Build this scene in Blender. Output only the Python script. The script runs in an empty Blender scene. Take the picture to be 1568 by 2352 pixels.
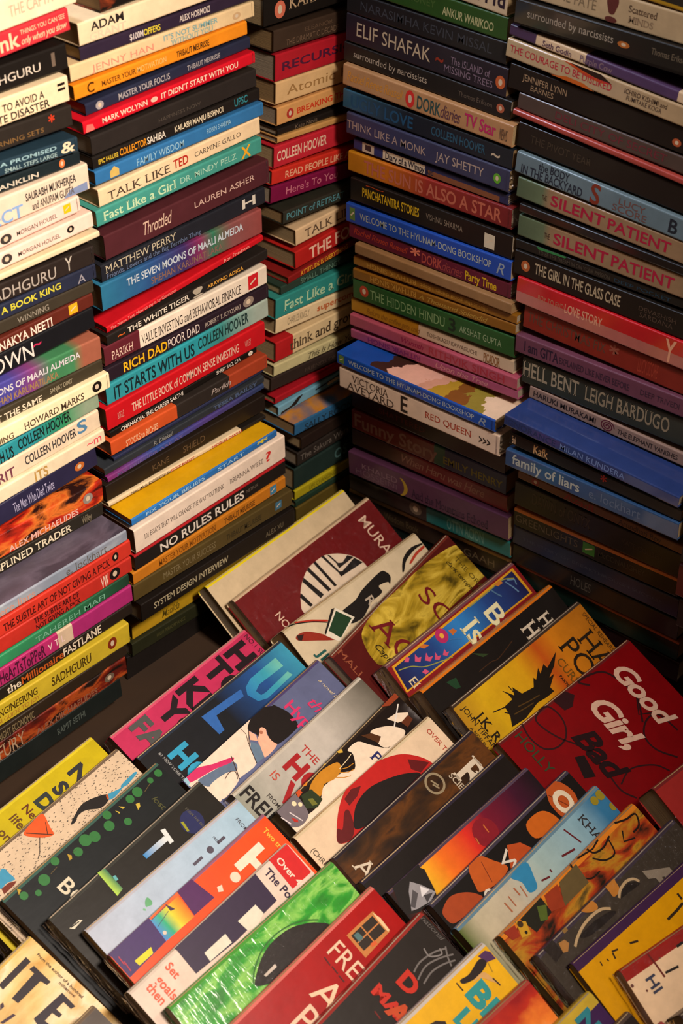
import bpy, math, random, mathutils
from mathutils import Vector, Matrix
random.seed(11)
C = bpy.context.scene.collection
scene = bpy.context.scene

# ---------------------------------------------------------------- camera
cam_data = bpy.data.cameras.new('camera')
cam = bpy.data.objects.new('camera', cam_data); C.objects.link(cam)
cam_data.sensor_fit = 'VERTICAL'; cam_data.sensor_height = 36.0; cam_data.sensor_width = 24.0
cam_data.lens = 3400.0 / 2352.0 * 36.0
cam_data.clip_start = 0.01
R_ = Vector((0.7453660, 0.6665101, 0.0139198)); D_ = Vector((0.4103977, -0.4422978, -0.7974625)); F_ = Vector((-0.5253601, 0.6001140, -0.6032080))
cam.matrix_world = Matrix((
    (R_.x, -D_.x, -F_.x, 0.9174133), (R_.y, -D_.y, -F_.y, -1.0533907), (R_.z, -D_.z, -F_.z, 0.7783535), (0, 0, 0, 1)))
scene.camera = cam

# ---------------------------------------------------------------- light and exposure
vs = scene.view_settings
vs.view_transform = 'Standard'; vs.look = 'None'; vs.gamma = 1.0; vs.use_curve_mapping = False
vs.exposure = 0.0
world = bpy.data.worlds.new('dusk'); scene.world = world; world.use_nodes = True
bg = world.node_tree.nodes['Background']
bg.inputs['Color'].default_value = (1.0, 0.62, 0.36, 1); bg.inputs['Strength'].default_value = 0.055

def area(name, loc, target, size, power, color, spread=180, size_y=None):
    l = bpy.data.lights.new(name, 'AREA'); l.energy = power; l.color = color
    l.shape = 'RECTANGLE'; l.size = size; l.size_y = size_y or size; l.spread = math.radians(spread)
    o = bpy.data.objects.new(name, l); C.objects.link(o); o.location = loc
    o.rotation_euler = (Vector(target) - Vector(loc)).to_track_quat('-Z', 'Y').to_euler()
    return o
area('street_daylight', (1.00, -0.42, 0.97), (0.06, -0.62, 0.05), 0.20, 8.2, (1.0, 0.85, 0.73), 80)
area('warm_fill', (0.75, -0.80, 1.30), (0.15, -0.15, 0.0), 0.5, 0.62, (1.0, 0.58, 0.32), 140)  # soft warm fill, added to lift the dimmer piles; no real lamp
area('cool_edge_light', (-0.22, -0.42, 1.10), (0.36, -0.06, 0.0), 0.08, 0.7, (0.66, 0.78, 1.0), 70)  # small cool light, added for glints along the top edges
cam_data.dof.use_dof = True; cam_data.dof.focus_distance = 1.40; cam_data.dof.aperture_fstop = 9.0

# ---------------------------------------------------------------- materials
def lin(h):
    v = [int(h[i:i+2], 16) / 255 for i in (0, 2, 4)]
    return tuple(x / 12.92 if x <= 0.04045 else ((x + 0.055) / 1.055) ** 2.4 for x in v) + (1.0,)

# printed designs: axis of the cover ('x' along it, 'z' through the spine), stops; or 'n' for a mottled print
PAT = {
 'maali': ('x', [(0, '3A3A80'), (.5, '45408A'), (.62, '7A3A70'), (.72, '3F7A50'), (.84, '3F7A50'), (.9, '9A5A44')]),
 'maali2': ('x', [(0, '2A6A88'), (.3, '2A4A7A'), (.5, '3A2A5A'), (.6, '7A2A50'), (.68, '2F6A50'), (.8, '7A4A48'), (1, '8A4440')]),
 'tealblk': ('x', [(0, '2A8088'), (.6, '2A8890'), (.8, '2F8858'), (.92, '8A9A80')]),
 'teal2': ('x', [(0, '2F8890'), (.55, '2A8E98'), (.7, '3A807A'), (.93, '9AA89A')]),
 'fire': ('n', ['3A100E', 'B82A16', 'D8702A', '2A1412'], 28),
 'fury': ('n', ['1E1612', '6A1E14', 'A84A1E', '241814'], 30),
 'faceart': ('n', ['16120F', '16120F', '8A3A1E', '2A5A6A'], 22),
 'liars': ('n', ['7E8896', '98A0A8', '868C9A', '7E8896'], 14),
 'liarstop': ('n', ['463F4A', '4E4652', '5A5260', '403A46'], 16),
 'green': ('x', [(0, '2A8E5C'), (.45, '2F7A50'), (1, '1E3A2A')]),
 'pink': ('xc', [(0, 'A82A62'), (.53, 'C8B094'), (.62, 'A02A68')]),
 'vibf': ('xc', [(0, '5A2028'), (.2, 'DCCCB6')]),
 'stocks': ('xc', [(0, 'BE4C22'), (.40, '2A2420'), (.74, '9A3C22')]),
 'purp': ('x', [(0, '7A2A66'), (.3, '2F4A88'), (.6, '4A3A7A'), (1, '2A3A5A')]),
 'darvas': ('xc', [(0, 'D2BC96'), (.83, '1E1A16')]),
 'nextarticle': ('x', [(0, '2F72B4'), (1, '2A62A0')]),
 'norules': ('zc', [(0, '1E1A17'), (.9, '9A1A1E')]),
 'think': ('xc', [(0, 'A81E20'), (.13, 'CDB488')]),
 'bluetree': ('x', [(0, '6A9AAE'), (1, '4A7A92')]),
 'boat': ('n', ['2A5A80', 'B87A2A', '2A5A80', 'A86A24'], 9),
 'bluep': ('x', [(0, 'B8A486'), (1, 'C2AE90')]),
 'ugly': ('x', [(0, '2A5A76'), (.15, '224456'), (.4, '1A2028')]),
 'kid': ('x', [(0, '2E3260'), (1, '262A4A')]),
 'sun': ('x', [(0, 'B07818'), (.25, 'B0601A'), (.5, '8A2A22'), (1, '6A2022')]),
 'coffee': ('xc', [(0, 'A87416'), (.43, 'C4AC90')]),
 'blossom': ('xnc', [(0, '1648A0'), (.26, '3A241E'), (.34, 'D8A898'), (.50, 'C8947E'), (.58, 'A8862A'), (.66, '7A4A1E'), (.76, '8A7A30'), (.86, 'D8BCA0')]),
 'funny': ('xc', [(0, '6A2422'), (.55, '24503A'), (.62, '24284A')]),
 'haru': ('x', [(0, '2A1A18'), (.25, '331A18'), (.5, '6A1E20')]),
 'otter': ('xc', [(0, '2A221C'), (.5, '246A6A')]),
 'wisdom': ('zc', [(0, '34281E'), (.86, 'A8845A')]),
 'yel': ('zc', [(0, 'A8821E'), (.2, '2A2620')]),
 'cow': ('xc', [(0, '44304E'), (.14, 'CDB494'), (.4, '4C385A'), (.86, 'CDB494')]),
 'courage': ('x', [(0, 'B09A78'), (1, 'A8906E')]),
 'silent': ('x', [(0, '4A5A44'), (.14, '5A6A50'), (.18, '8A7054'), (.88, '8A7054'), (1, '5A6A5A')]),
 'redlove': ('zc', [(0, 'A86058'), (.45, 'B0161E')]),
 'greenl': ('zc', [(0, '17130F'), (.84, 'B86A2E')]),
 'tealline': ('zc', [(0, '16261F'), (.9, '9A5230')]),
 'olive': ('n', ['4A3C0E', 'A08420', 'C8AC40', '7A6414'], 13),
 'bluepanel': ('x', [(0, '1E1E46'), (.28, '24407A'), (.5, '2F78B8'), (.72, '24407A'), (1, '1E1C44')]),
 'hp': ('x', [(0, 'A0741A'), (.18, 'C49A14'), (.45, 'C49014'), (.6, 'B04C14'), (.72, 'BE7214'), (1, 'A06014')]),
 'ul': ('x', [(0, '1C1C1E'), (.5, '1A1C20'), (.78, '244C88'), (1, '3A90AC')]),
 'ucol': ('x', [(0, '2A70A8'), (.6, '3A98AC'), (1, '6AB4A4')]),
 'house': ('x', [(0, '8A8A7C'), (.25, 'A8A296'), (.6, 'B4ACA0'), (.85, '847E72'), (1, '5A5448')]),
 'brownfig': ('n', ['1E1612', '3A2412', '5A3414', '241A14'], 18),
 'sunset': ('x', [(0, '1A1414'), (.14, '6A2A14'), (.2, 'DCA01E'), (.32, 'DC6A1A'), (.5, 'C42A1E'), (.64, '6A1428'), (.85, '3A1226'), (1, '1A1216')]),
 'kh': ('x', [(0, '4A5A22'), (.1, 'B0A68A'), (.3, 'AEA48E'), (.5, '92A8A4'), (.8, '789CAA'), (.93, '2F6A90')]),
 'ornate': ('n', ['1E1810', '9A3414', 'A8761E', '34321A'], 26),
 'bugs': ('d', ['C2AC90', '5A5044'], 520),
 'tcol': ('x', [(0, '2F78B0'), (1, 'C8CCC8')]),
 'tgreen': ('x', [(0, 'A8C84A'), (1, '2F6A50')]),
 'pale': ('x', [(0, 'A6AEBC'), (.6, '9CB0C0'), (1, '92AEBE')]),
 'rainb': ('x', [(0, '4A7AC0'), (.3, '2FA070'), (.55, 'C8C030'), (.8, 'DC8A1E'), (1, 'DC5A1E')]),
 'grn': ('n', ['1E7A1A', '2A9A26', '8AC85A', '2A8A22'], 30),
 'flame': ('yn', [(0, '8A1414'), (.10, 'B02814'), (.20, 'E07A28'), (.32, 'F0C488'), (.5, 'E07A28'), (1, '8A1818')]),
 'ite': ('n', ['B8883A', 'D8B878', 'E4CCA4', 'C8984A'], 12),
}
MATS = {}
GLOSSY = {'24366A', '26446A', '161312', 'P:courage', '1B1916', '1648A0', 'P:redlove'}
def cover_mat(key, film=False):
    k = (key, film)
    if k in MATS: return MATS[k]
    m = bpy.data.materials.new(('wrapped_' if film else '') + 'cover_' + key.replace('P:', '').lower()); m.use_nodes = True
    nt = m.node_tree; N = nt.nodes; Lk = nt.links
    b = N['Principled BSDF']; tc = N.new('ShaderNodeTexCoord')
    b.inputs['Roughness'].default_value = 0.36
    b.inputs['Specular IOR Level'].default_value = 0.22
    b.inputs['Coat Weight'].default_value = 0.45 if film else 0.10; b.inputs['Coat Roughness'].default_value = 0.16
    if key.startswith('P:'):
        kind = PAT[key[2:]]
        ramp = N.new('ShaderNodeValToRGB'); cr = ramp.color_ramp
        if kind[0][0] in 'xyz':
            sx = N.new('ShaderNodeSeparateXYZ'); Lk.new(tc.outputs['Generated'], sx.inputs[0])
            src = sx.outputs['XYZ'.index(kind[0][0].upper())]
            if 'n' in kind[0]:      # ragged, painted borders
                wn = N.new('ShaderNodeTexNoise'); wn.inputs['Scale'].default_value = 38; wn.inputs['Detail'].default_value = 6
                Lk.new(tc.outputs['Object'], wn.inputs['Vector']); ma = N.new('ShaderNodeMath'); ma.operation = 'MULTIPLY_ADD'; ma.inputs[1].default_value = .32
                Lk.new(wn.outputs['Fac'], ma.inputs[0]); mb = N.new('ShaderNodeMath'); mb.operation = 'SUBTRACT'; mb.inputs[1].default_value = .16
                Lk.new(src, mb.inputs[0]); Lk.new(mb.outputs[0], ma.inputs[2]); src = ma.outputs[0]
            Lk.new(src, ramp.inputs[0])
            stops = kind[1]; cr.interpolation = 'CONSTANT' if kind[0].endswith('c') else 'LINEAR'
        elif kind[0] == 'd':  # short dark dashes
            v = N.new('ShaderNodeTexVoronoi'); v.inputs['Scale'].default_value = kind[2]
            mp = N.new('ShaderNodeMapping'); mp.inputs['Scale'].default_value = (0.5, 1.1, 1); mp.inputs['Rotation'].default_value = (0, 0, .5)
            Lk.new(tc.outputs['Object'], mp.inputs[0]); Lk.new(mp.outputs[0], v.inputs['Vector']); Lk.new(v.outputs['Distance'], ramp.inputs[0])
            stops = [(0, kind[1][1]), (.20, kind[1][1]), (.30, kind[1][0])]
        else:
            nz = N.new('ShaderNodeTexNoise'); nz.inputs['Scale'].default_value = kind[2]; nz.inputs['Detail'].default_value = 5; nz.inputs['Distortion'].default_value = 1.8 if key == 'P:olive' else .5
            mp = N.new('ShaderNodeMapping'); mp.inputs['Scale'].default_value = (1, 2.2, 2.2)
            Lk.new(tc.outputs['Object'], mp.inputs[0]); Lk.new(mp.outputs[0], nz.inputs['Vector']); Lk.new(nz.outputs['Fac'], ramp.inputs[0])
            stops = [(.34, kind[1][0]), (.46, kind[1][1]), (.56, kind[1][2]), (.66, kind[1][3])]
        while len(cr.elements) < len(stops): cr.elements.new(0.5)
        for e, (p, h) in zip(cr.elements, stops): e.position = p
        for e, (p, h) in zip(cr.elements, stops): e.color = lin(h)
        src = ramp.outputs[0]
    else:
        rgb = N.new('ShaderNodeRGB'); rgb.outputs[0].default_value = lin(key); src = rgb.outputs[0]
    # rubbed and mottled print
    nz = N.new('ShaderNodeTexNoise'); nz.inputs['Scale'].default_value = 35; nz.inputs['Detail'].default_value = 6; nz.inputs['Roughness'].default_value = .7
    Lk.new(tc.outputs['Object'], nz.inputs['Vector'])
    mr = N.new('ShaderNodeMapRange'); mr.inputs[1].default_value = .3; mr.inputs[2].default_value = .7; mr.inputs[3].default_value = .86; mr.inputs[4].default_value = 1.12
    Lk.new(nz.outputs['Fac'], mr.inputs[0])
    mul = N.new('ShaderNodeVectorMath'); mul.operation = 'SCALE'; Lk.new(src, mul.inputs[0]); Lk.new(mr.outputs[0], mul.inputs['Scale'])
    Lk.new(mul.outputs[0], b.inputs['Base Color'])
    bw = N.new('ShaderNodeTexNoise'); bw.inputs['Scale'].default_value = 70 if film else 45; bw.inputs['Detail'].default_value = 3
    mp2 = N.new('ShaderNodeMapping'); mp2.inputs['Scale'].default_value = (2.5, .6, 1) if film else (.5, 1, 1)
    Lk.new(tc.outputs['Object'], mp2.inputs[0]); Lk.new(mp2.outputs[0], bw.inputs['Vector'])
    bp = N.new('ShaderNodeBump'); bp.inputs['Strength'].default_value = .5 if film else .12; bp.inputs['Distance'].default_value = .002
    Lk.new(bw.outputs['Fac'], bp.inputs['Height']); Lk.new(bp.outputs[0], b.inputs['Coat Normal'])
    if not film: Lk.new(bp.outputs[0], b.inputs['Normal'])
    if key in GLOSSY: b.inputs['Coat Weight'].default_value = .8; b.inputs['Coat Roughness'].default_value = .10; bp.inputs['Strength'].default_value = .05
    MATS[k] = m; return m

def ink_mat(h):
    k = ('ink', h)
    if k in MATS: return MATS[k]
    if h.startswith('P:'): return cover_mat(h)
    m = bpy.data.materials.new('ink_' + h.lower()); m.use_nodes = True
    nt = m.node_tree; b = nt.nodes['Principled BSDF']; b.inputs['Roughness'].default_value = .42; b.inputs['Specular IOR Level'].default_value = .22
    b.inputs['Coat Weight'].default_value = .08; b.inputs['Coat Roughness'].default_value = .2
    tc = nt.nodes.new('ShaderNodeTexCoord'); nz = nt.nodes.new('ShaderNodeTexNoise'); nz.inputs['Scale'].default_value = 160; nz.inputs['Detail'].default_value = 4
    nt.links.new(tc.outputs['Object'], nz.inputs['Vector'])
    mx = nt.nodes.new('ShaderNodeMix'); mx.data_type = 'RGBA'; c = lin(h)
    mx.inputs[6].default_value = tuple(x * .82 for x in c[:3]) + (1,); mx.inputs[7].default_value = tuple(min(1, x * 1.12) for x in c[:3]) + (1,)
    nt.links.new(nz.outputs['Fac'], mx.inputs[0]); nt.links.new(mx.outputs[2], b.inputs['Base Color'])
    MATS[k] = m; return m

def paper_mat(name, c1, c2):
    m = bpy.data.materials.new(name); m.use_nodes = True; nt = m.node_tree; b = nt.nodes['Principled BSDF']; b.inputs['Roughness'].default_value = .85
    tc = nt.nodes.new('ShaderNodeTexCoord'); mp = nt.nodes.new('ShaderNodeMapping'); mp.inputs['Scale'].default_value = (14, 14, 2600)
    nz = nt.nodes.new('ShaderNodeTexNoise'); nz.inputs['Scale'].default_value = 1; nz.inputs['Detail'].default_value = 2
    nt.links.new(tc.outputs['Object'], mp.inputs[0]); nt.links.new(mp.outputs[0], nz.inputs['Vector'])
    r = nt.nodes.new('ShaderNodeValToRGB'); r.color_ramp.elements[0].position = .3; r.color_ramp.elements[0].color = lin(c1); r.color_ramp.elements[1].position = .7; r.color_ramp.elements[1].color = lin(c2)
    nt.links.new(nz.outputs['Fac'], r.inputs[0]); nt.links.new(r.outputs[0], b.inputs['Base Color'])
    bp = nt.nodes.new('ShaderNodeBump'); bp.inputs['Strength'].default_value = .4; bp.inputs['Distance'].default_value = .0006
    nt.links.new(nz.outputs['Fac'], bp.inputs['Height']); nt.links.new(bp.outputs[0], b.inputs['Normal'])
    return m
PAPERS = [paper_mat('pages_cream', '7A6444', 'B49A70'), paper_mat('pages_tan', '6A5234', '9A7C50'), paper_mat('pages_grey', '6E6254', 'A89880')]

def plastic(name='clear_plastic_film', scale=90, strength=.7, dist=.003, rough=.24, base=.03):
    m = bpy.data.materials.new(name); m.use_nodes = True; nt = m.node_tree; N = nt.nodes; N.clear()
    out = N.new('ShaderNodeOutputMaterial'); mix = N.new('ShaderNodeMixShader'); tr = N.new('ShaderNodeBsdfTransparent'); gl = N.new('ShaderNodeBsdfGlossy'); df = N.new('ShaderNodeBsdfTranslucent')
    tr.inputs[0].default_value = (.93, .92, .92, 1); gl.inputs['Roughness'].default_value = rough; gl.inputs[0].default_value = (.75, .72, .74, 1); df.inputs[0].default_value = (.7, .66, .66, 1)
    m2 = N.new('ShaderNodeMixShader'); m2.inputs[0].default_value = .35; nt.links.new(gl.outputs[0], m2.inputs[1]); nt.links.new(df.outputs[0], m2.inputs[2])
    fr = N.new('ShaderNodeFresnel'); fr.inputs[0].default_value = 1.35
    ad = N.new('ShaderNodeMath'); ad.operation = 'ADD'; ad.inputs[1].default_value = base; nt.links.new(fr.outputs[0], ad.inputs[0])
    tc = N.new('ShaderNodeTexCoord'); nz = N.new('ShaderNodeTexNoise'); nz.inputs['Scale'].default_value = scale; nz.inputs['Detail'].default_value = 3
    mp = N.new('ShaderNodeMapping'); mp.inputs['Scale'].default_value = (.6, 2.4, 1); nt.links.new(tc.outputs['Object'], mp.inputs[0]); nt.links.new(mp.outputs[0], nz.inputs['Vector'])
    bp = N.new('ShaderNodeBump'); bp.inputs['Strength'].default_value = strength; bp.inputs['Distance'].default_value = dist; nt.links.new(nz.outputs['Fac'], bp.inputs['Height']); nt.links.new(bp.outputs[0], gl.inputs['Normal'])
    nt.links.new(ad.outputs[0], mix.inputs[0]); nt.links.new(tr.outputs[0], mix.inputs[1]); nt.links.new(m2.outputs[0], mix.inputs[2]); nt.links.new(mix.outputs[0], out.inputs[0])
    return m
PLASTIC = plastic()
WRAP = plastic('tight_shrink_wrap', 150, 1.0, .012, .12, .05)

# ---------------------------------------------------------------- mesh helpers
def link_mesh(name, verts, faces, mats, idx=None, parent=None):
    me = bpy.data.meshes.new(name); me.from_pydata([tuple(v) for v in verts], [], faces)
    for m in mats: me.materials.append(m)
    if idx: me.polygons.foreach_set('material_index', idx)
    me.update(); o = bpy.data.objects.new(name, me); C.objects.link(o)
    if parent is not None: o.parent = parent
    return o

def make_cover(parent, H, W, t, spine, lower, upper, band=0.0, rmax=.0016):
    th = min(.0007, t * .18); r = min(rmax, t * .36)
    prof = [(W, 0, 1), (max(band, r + .0002), 0, 0 if band > .0005 else 1), (r, 0, 0)]
    for k in (1, 2, 3): a = k * math.pi / 6; prof.append((r - r * math.sin(a), r - r * math.cos(a), 0))
    for k in (0, 1, 2): a = k * math.pi / 6; prof.append((r - r * math.cos(a), t - r + r * math.sin(a), 0))
    prof += [(r, t, 2), (W, t, 2)]
    def inset(y, z): return (max(y, th) if y < W else W, min(max(z, th), t - th))
    n = len(prof); V = []; F = []; I = []
    for x in (0, H):
        V += [(x, y, z) for y, z, _ in prof]; V += [(x,) + inset(y, z) for y, z, _ in prof]
    s = 2 * n
    for i in range(n - 1):
        mi = prof[i][2] if i < 3 else prof[i + 1][2]
        if i == 0: mi = 1
        elif i == 1: mi = 0 if band > .0005 else 1
        elif i >= n - 2: mi = 2
        else: mi = 0
        F.append((i, i + 1, s + i + 1, s + i)); I.append(mi)
        F.append((n + i + 1, n + i, s + n + i, s + n + i + 1)); I.append(mi)
        F.append((i + 1, i, n + i, n + i + 1)); I.append(mi)
        F.append((s + i, s + i + 1, s + n + i + 1, s + n + i)); I.append(mi)
    F.append((0, s, s + n, n)); I.append(1)
    F.append((n - 1, 2 * n - 1, s + 2 * n - 1, s + n - 1)); I.append(2)
    F = [tuple(reversed(f)) for f in F]
    return link_mesh('cover', V, F, [spine, lower, upper], I, parent)

def make_pages(parent, H, W, t, mat):
    th = min(.0007, t * .18) + .0001; a = .0013; y0 = th + .0002; y1 = W - .0016
    V = [(x, y, z) for x in (a, H - a) for y in (y0, y1) for z in (th, t - th)]
    F = [(0, 1, 3, 2), (4, 6, 7, 5), (0, 4, 5, 1), (2, 3, 7, 6), (0, 2, 6, 4), (1, 5, 7, 3)]
    return link_mesh('page_block', V, F, [mat], None, parent)

TXT = {}
CAP = None
def text_mesh(s, style):
    """vertices (flat) and faces of a string set at size 1, its baseline on y=0, its start on x=0"""
    global CAP
    k = (s, style)
    if k in TXT: return TXT[k]
    cu = bpy.data.curves.new('lettering', 'FONT'); cu.body = s; cu.size = 1; cu.resolution_u = 3
    cu.offset = {'b': .018, 'n': 0.002, 'i': 0.002, 's': .03, 'r': 0.0, 'R': .012, 'f': .016, 'X': .045}[style]; cu.shear = {'i': .3, 's': .35}.get(style, 0)
    if style in 'is': cu.space_character = .92
    o = bpy.data.objects.new('lettering', cu); me = bpy.data.meshes.new_from_object(o)
    V = [(v.co.x, v.co.y) for v in me.vertices]; F = [tuple(p.vertices) for p in me.polygons]
    if style in 'rR':       # slab serifs on the feet and heads of the stems
        cap = CAP or .7
        ends = [tuple(e.vertices) for e in me.edges]
        for a, b in ends:
            (xa, ya), (xb, yb) = V[a], V[b]
            if abs(ya - yb) < .004 and .04 < abs(xa - xb) < .21:
                top = abs(ya - cap) < .03 or abs(ya - .51) < .02
                if top or abs(ya) < .03:
                    l, r = min(xa, xb) - .055, max(xa, xb) + .055; y0, y1 = (ya - .045, ya + .003) if top else (ya - .003, ya + .045)
                    k = len(V); V += [(l, y0), (r, y0), (r, y1), (l, y1)]; F.append((k, k + 1, k + 2, k + 3))
    bpy.data.objects.remove(o); bpy.data.curves.remove(cu); bpy.data.meshes.remove(me)
    if CAP is None: CAP = (max(v[1] for v in V) - min(v[1] for v in V)) if s == 'H' else text_h()
    x0 = min((v[0] for v in V), default=0); x1 = max((v[0] for v in V), default=1)
    TXT[k] = ([(a - x0, b) for a, b in V], F, x1 - x0); return TXT[k]
def text_h():
    V, F, w = text_mesh('H', 'n'); return max(b for a, b in V) - min(b for a, b in V)
text_mesh('H', 'n')
print('cap height', CAP)

class Print:
    """flat printed shapes and letters gathered into one mesh, each layer a hair above the last"""
    def __init__(s, place): s.V = []; s.F = []; s.I = []; s.M = []; s.place = place; s.layer = 0
    def mi(s, h):
        m = ink_mat(h)
        if m not in s.M: s.M.append(m)
        return s.M.index(m)
    def add(s, pts, faces, h):
        b = len(s.V); z = .00012 + .000018 * s.layer; s.layer += 1
        s.V += [s.place(p[0], p[1], z) for p in pts]; k = s.mi(h)
        for f in faces: s.F.append(tuple(b + i for i in f)); s.I.append(k)
    def poly(s, pts, h):
        if len(pts) < 3: return
        tri = mathutils.geometry.tessellate_polygon([[Vector((p[0], p[1], 0)) for p in pts]])
        fs = []
        for a, b, c in tri:
            ar = (pts[b][0]-pts[a][0])*(pts[c][1]-pts[a][1]) - (pts[b][1]-pts[a][1])*(pts[c][0]-pts[a][0])
            fs.append((a, b, c) if ar > 0 else (a, c, b))
        s.add(pts, fs, h)
    def line(s, pts, w, h):
        if len(pts) > 3: pts = smooth(pts, False)
        L = []; Rr = []
        for i, p in enumerate(pts):
            a = pts[max(i-1, 0)]; b = pts[min(i+1, len(pts)-1)]
            dx, dy = b[0]-a[0], b[1]-a[1]; d = math.hypot(dx, dy) or 1; nx, ny = -dy/d*w/2, dx/d*w/2
            L.append((p[0]+nx, p[1]+ny)); Rr.append((p[0]-nx, p[1]-ny))
        n = len(pts); s.add(L + Rr, [(i, n+i, n+i+1, i+1) for i in range(n-1)], h)
    def disc(s, cx, cy, rx, ry, h, n=20): s.add([(cx + rx*math.cos(2*math.pi*i/n), cy + ry*math.sin(2*math.pi*i/n)) for i in range(n)], [tuple(range(n))], h)
    def build(s, name, parent):
        if s.F: return link_mesh(name, s.V, s.F, s.M, s.I, parent)

def smooth(pts, closed, k=5):
    n = len(pts); out = []
    for i in range(n if closed else n - 1):
        g = (lambda j: pts[j % n]) if closed else (lambda j: pts[min(max(j, 0), n - 1)])
        p0, p1, p2, p3 = g(i - 1), g(i), g(i + 1), g(i + 2)
        for q in range(k):
            u = q / k
            out.append(tuple(.5 * (2*p1[c] + (p2[c]-p0[c])*u + (2*p0[c]-5*p1[c]+4*p2[c]-p3[c])*u*u + (3*p1[c]-p0[c]-3*p2[c]+p3[c])*u**3) for c in (0, 1)))
    return out if closed else out + [tuple(pts[-1])]

def clip(pts, x0, x1, y0, y1):
    for ax, lim, sg in ((0, x0, 1), (0, x1, -1), (1, y0, 1), (1, y1, -1)):
        out = []
        for i, p in enumerate(pts):
            q = pts[i-1]; ip = sg*(p[ax]-lim) >= 0; iq = sg*(q[ax]-lim) >= 0
            if ip != iq:
                f = (lim-q[ax])/(p[ax]-q[ax]); out.append((q[0]+f*(p[0]-q[0]), q[1]+f*(p[1]-q[1])))
            if ip: out.append(tuple(p))
        pts = out
        if not pts: return []
    return pts

def thing(name, mat4, label, cat, group):
    o = bpy.data.objects.new(name, None); C.objects.link(o); o.empty_display_size = .02; o.matrix_world = mat4
    o['label'] = label; o['category'] = cat; o['group'] = group
    return o

# ---------------------------------------------------------------- the setting
def plain(name, c, rough=.8, scale=20, amt=.35):
    m = bpy.data.materials.new(name); m.use_nodes = True; nt = m.node_tree; b = nt.nodes['Principled BSDF']; b.inputs['Roughness'].default_value = rough
    tc = nt.nodes.new('ShaderNodeTexCoord'); nz = nt.nodes.new('ShaderNodeTexNoise'); nz.inputs['Scale'].default_value = scale; nz.inputs['Detail'].default_value = 6
    nt.links.new(tc.outputs['Object'], nz.inputs['Vector']); mx = nt.nodes.new('ShaderNodeMix'); mx.data_type = 'RGBA'; l = lin(c)
    mx.inputs[6].default_value = tuple(v*(1-amt) for v in l[:3]) + (1,); mx.inputs[7].default_value = tuple(min(1, v*(1+amt)) for v in l[:3]) + (1,)
    nt.links.new(nz.outputs['Fac'], mx.inputs[0]); nt.links.new(mx.outputs[2], b.inputs['Base Color']); return m
def slab(name, lo, hi, mat):
    V = [(x, y, z) for x in (lo[0], hi[0]) for y in (lo[1], hi[1]) for z in (lo[2], hi[2])]
    F = [(0, 1, 3, 2), (4, 6, 7, 5), (0, 4, 5, 1), (2, 3, 7, 6), (0, 2, 6, 4), (1, 5, 7, 3)]
    return link_mesh(name, V, F, [mat])
TABLE_Z = -.31
t_ = slab('display_table', (-.20, -1.05, TABLE_Z - .03), (.92, .20, TABLE_Z), plain('brown_board', '2E1C09', .75, 12))
t_['label'] = 'brown board table surface that every pile and row of books stands on'; t_['category'] = 'table'
w_ = slab('wall_left', (-.22, -1.05, TABLE_Z - .03), (-.20, .22, .9), plain('dark_cloth', '2A211A', .95)); w_['kind'] = 'structure'
w_ = slab('wall_right', (-.20, .20, TABLE_Z - .03), (.92, .22, .9), bpy.data.materials['dark_cloth']); w_['kind'] = 'structure'

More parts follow.
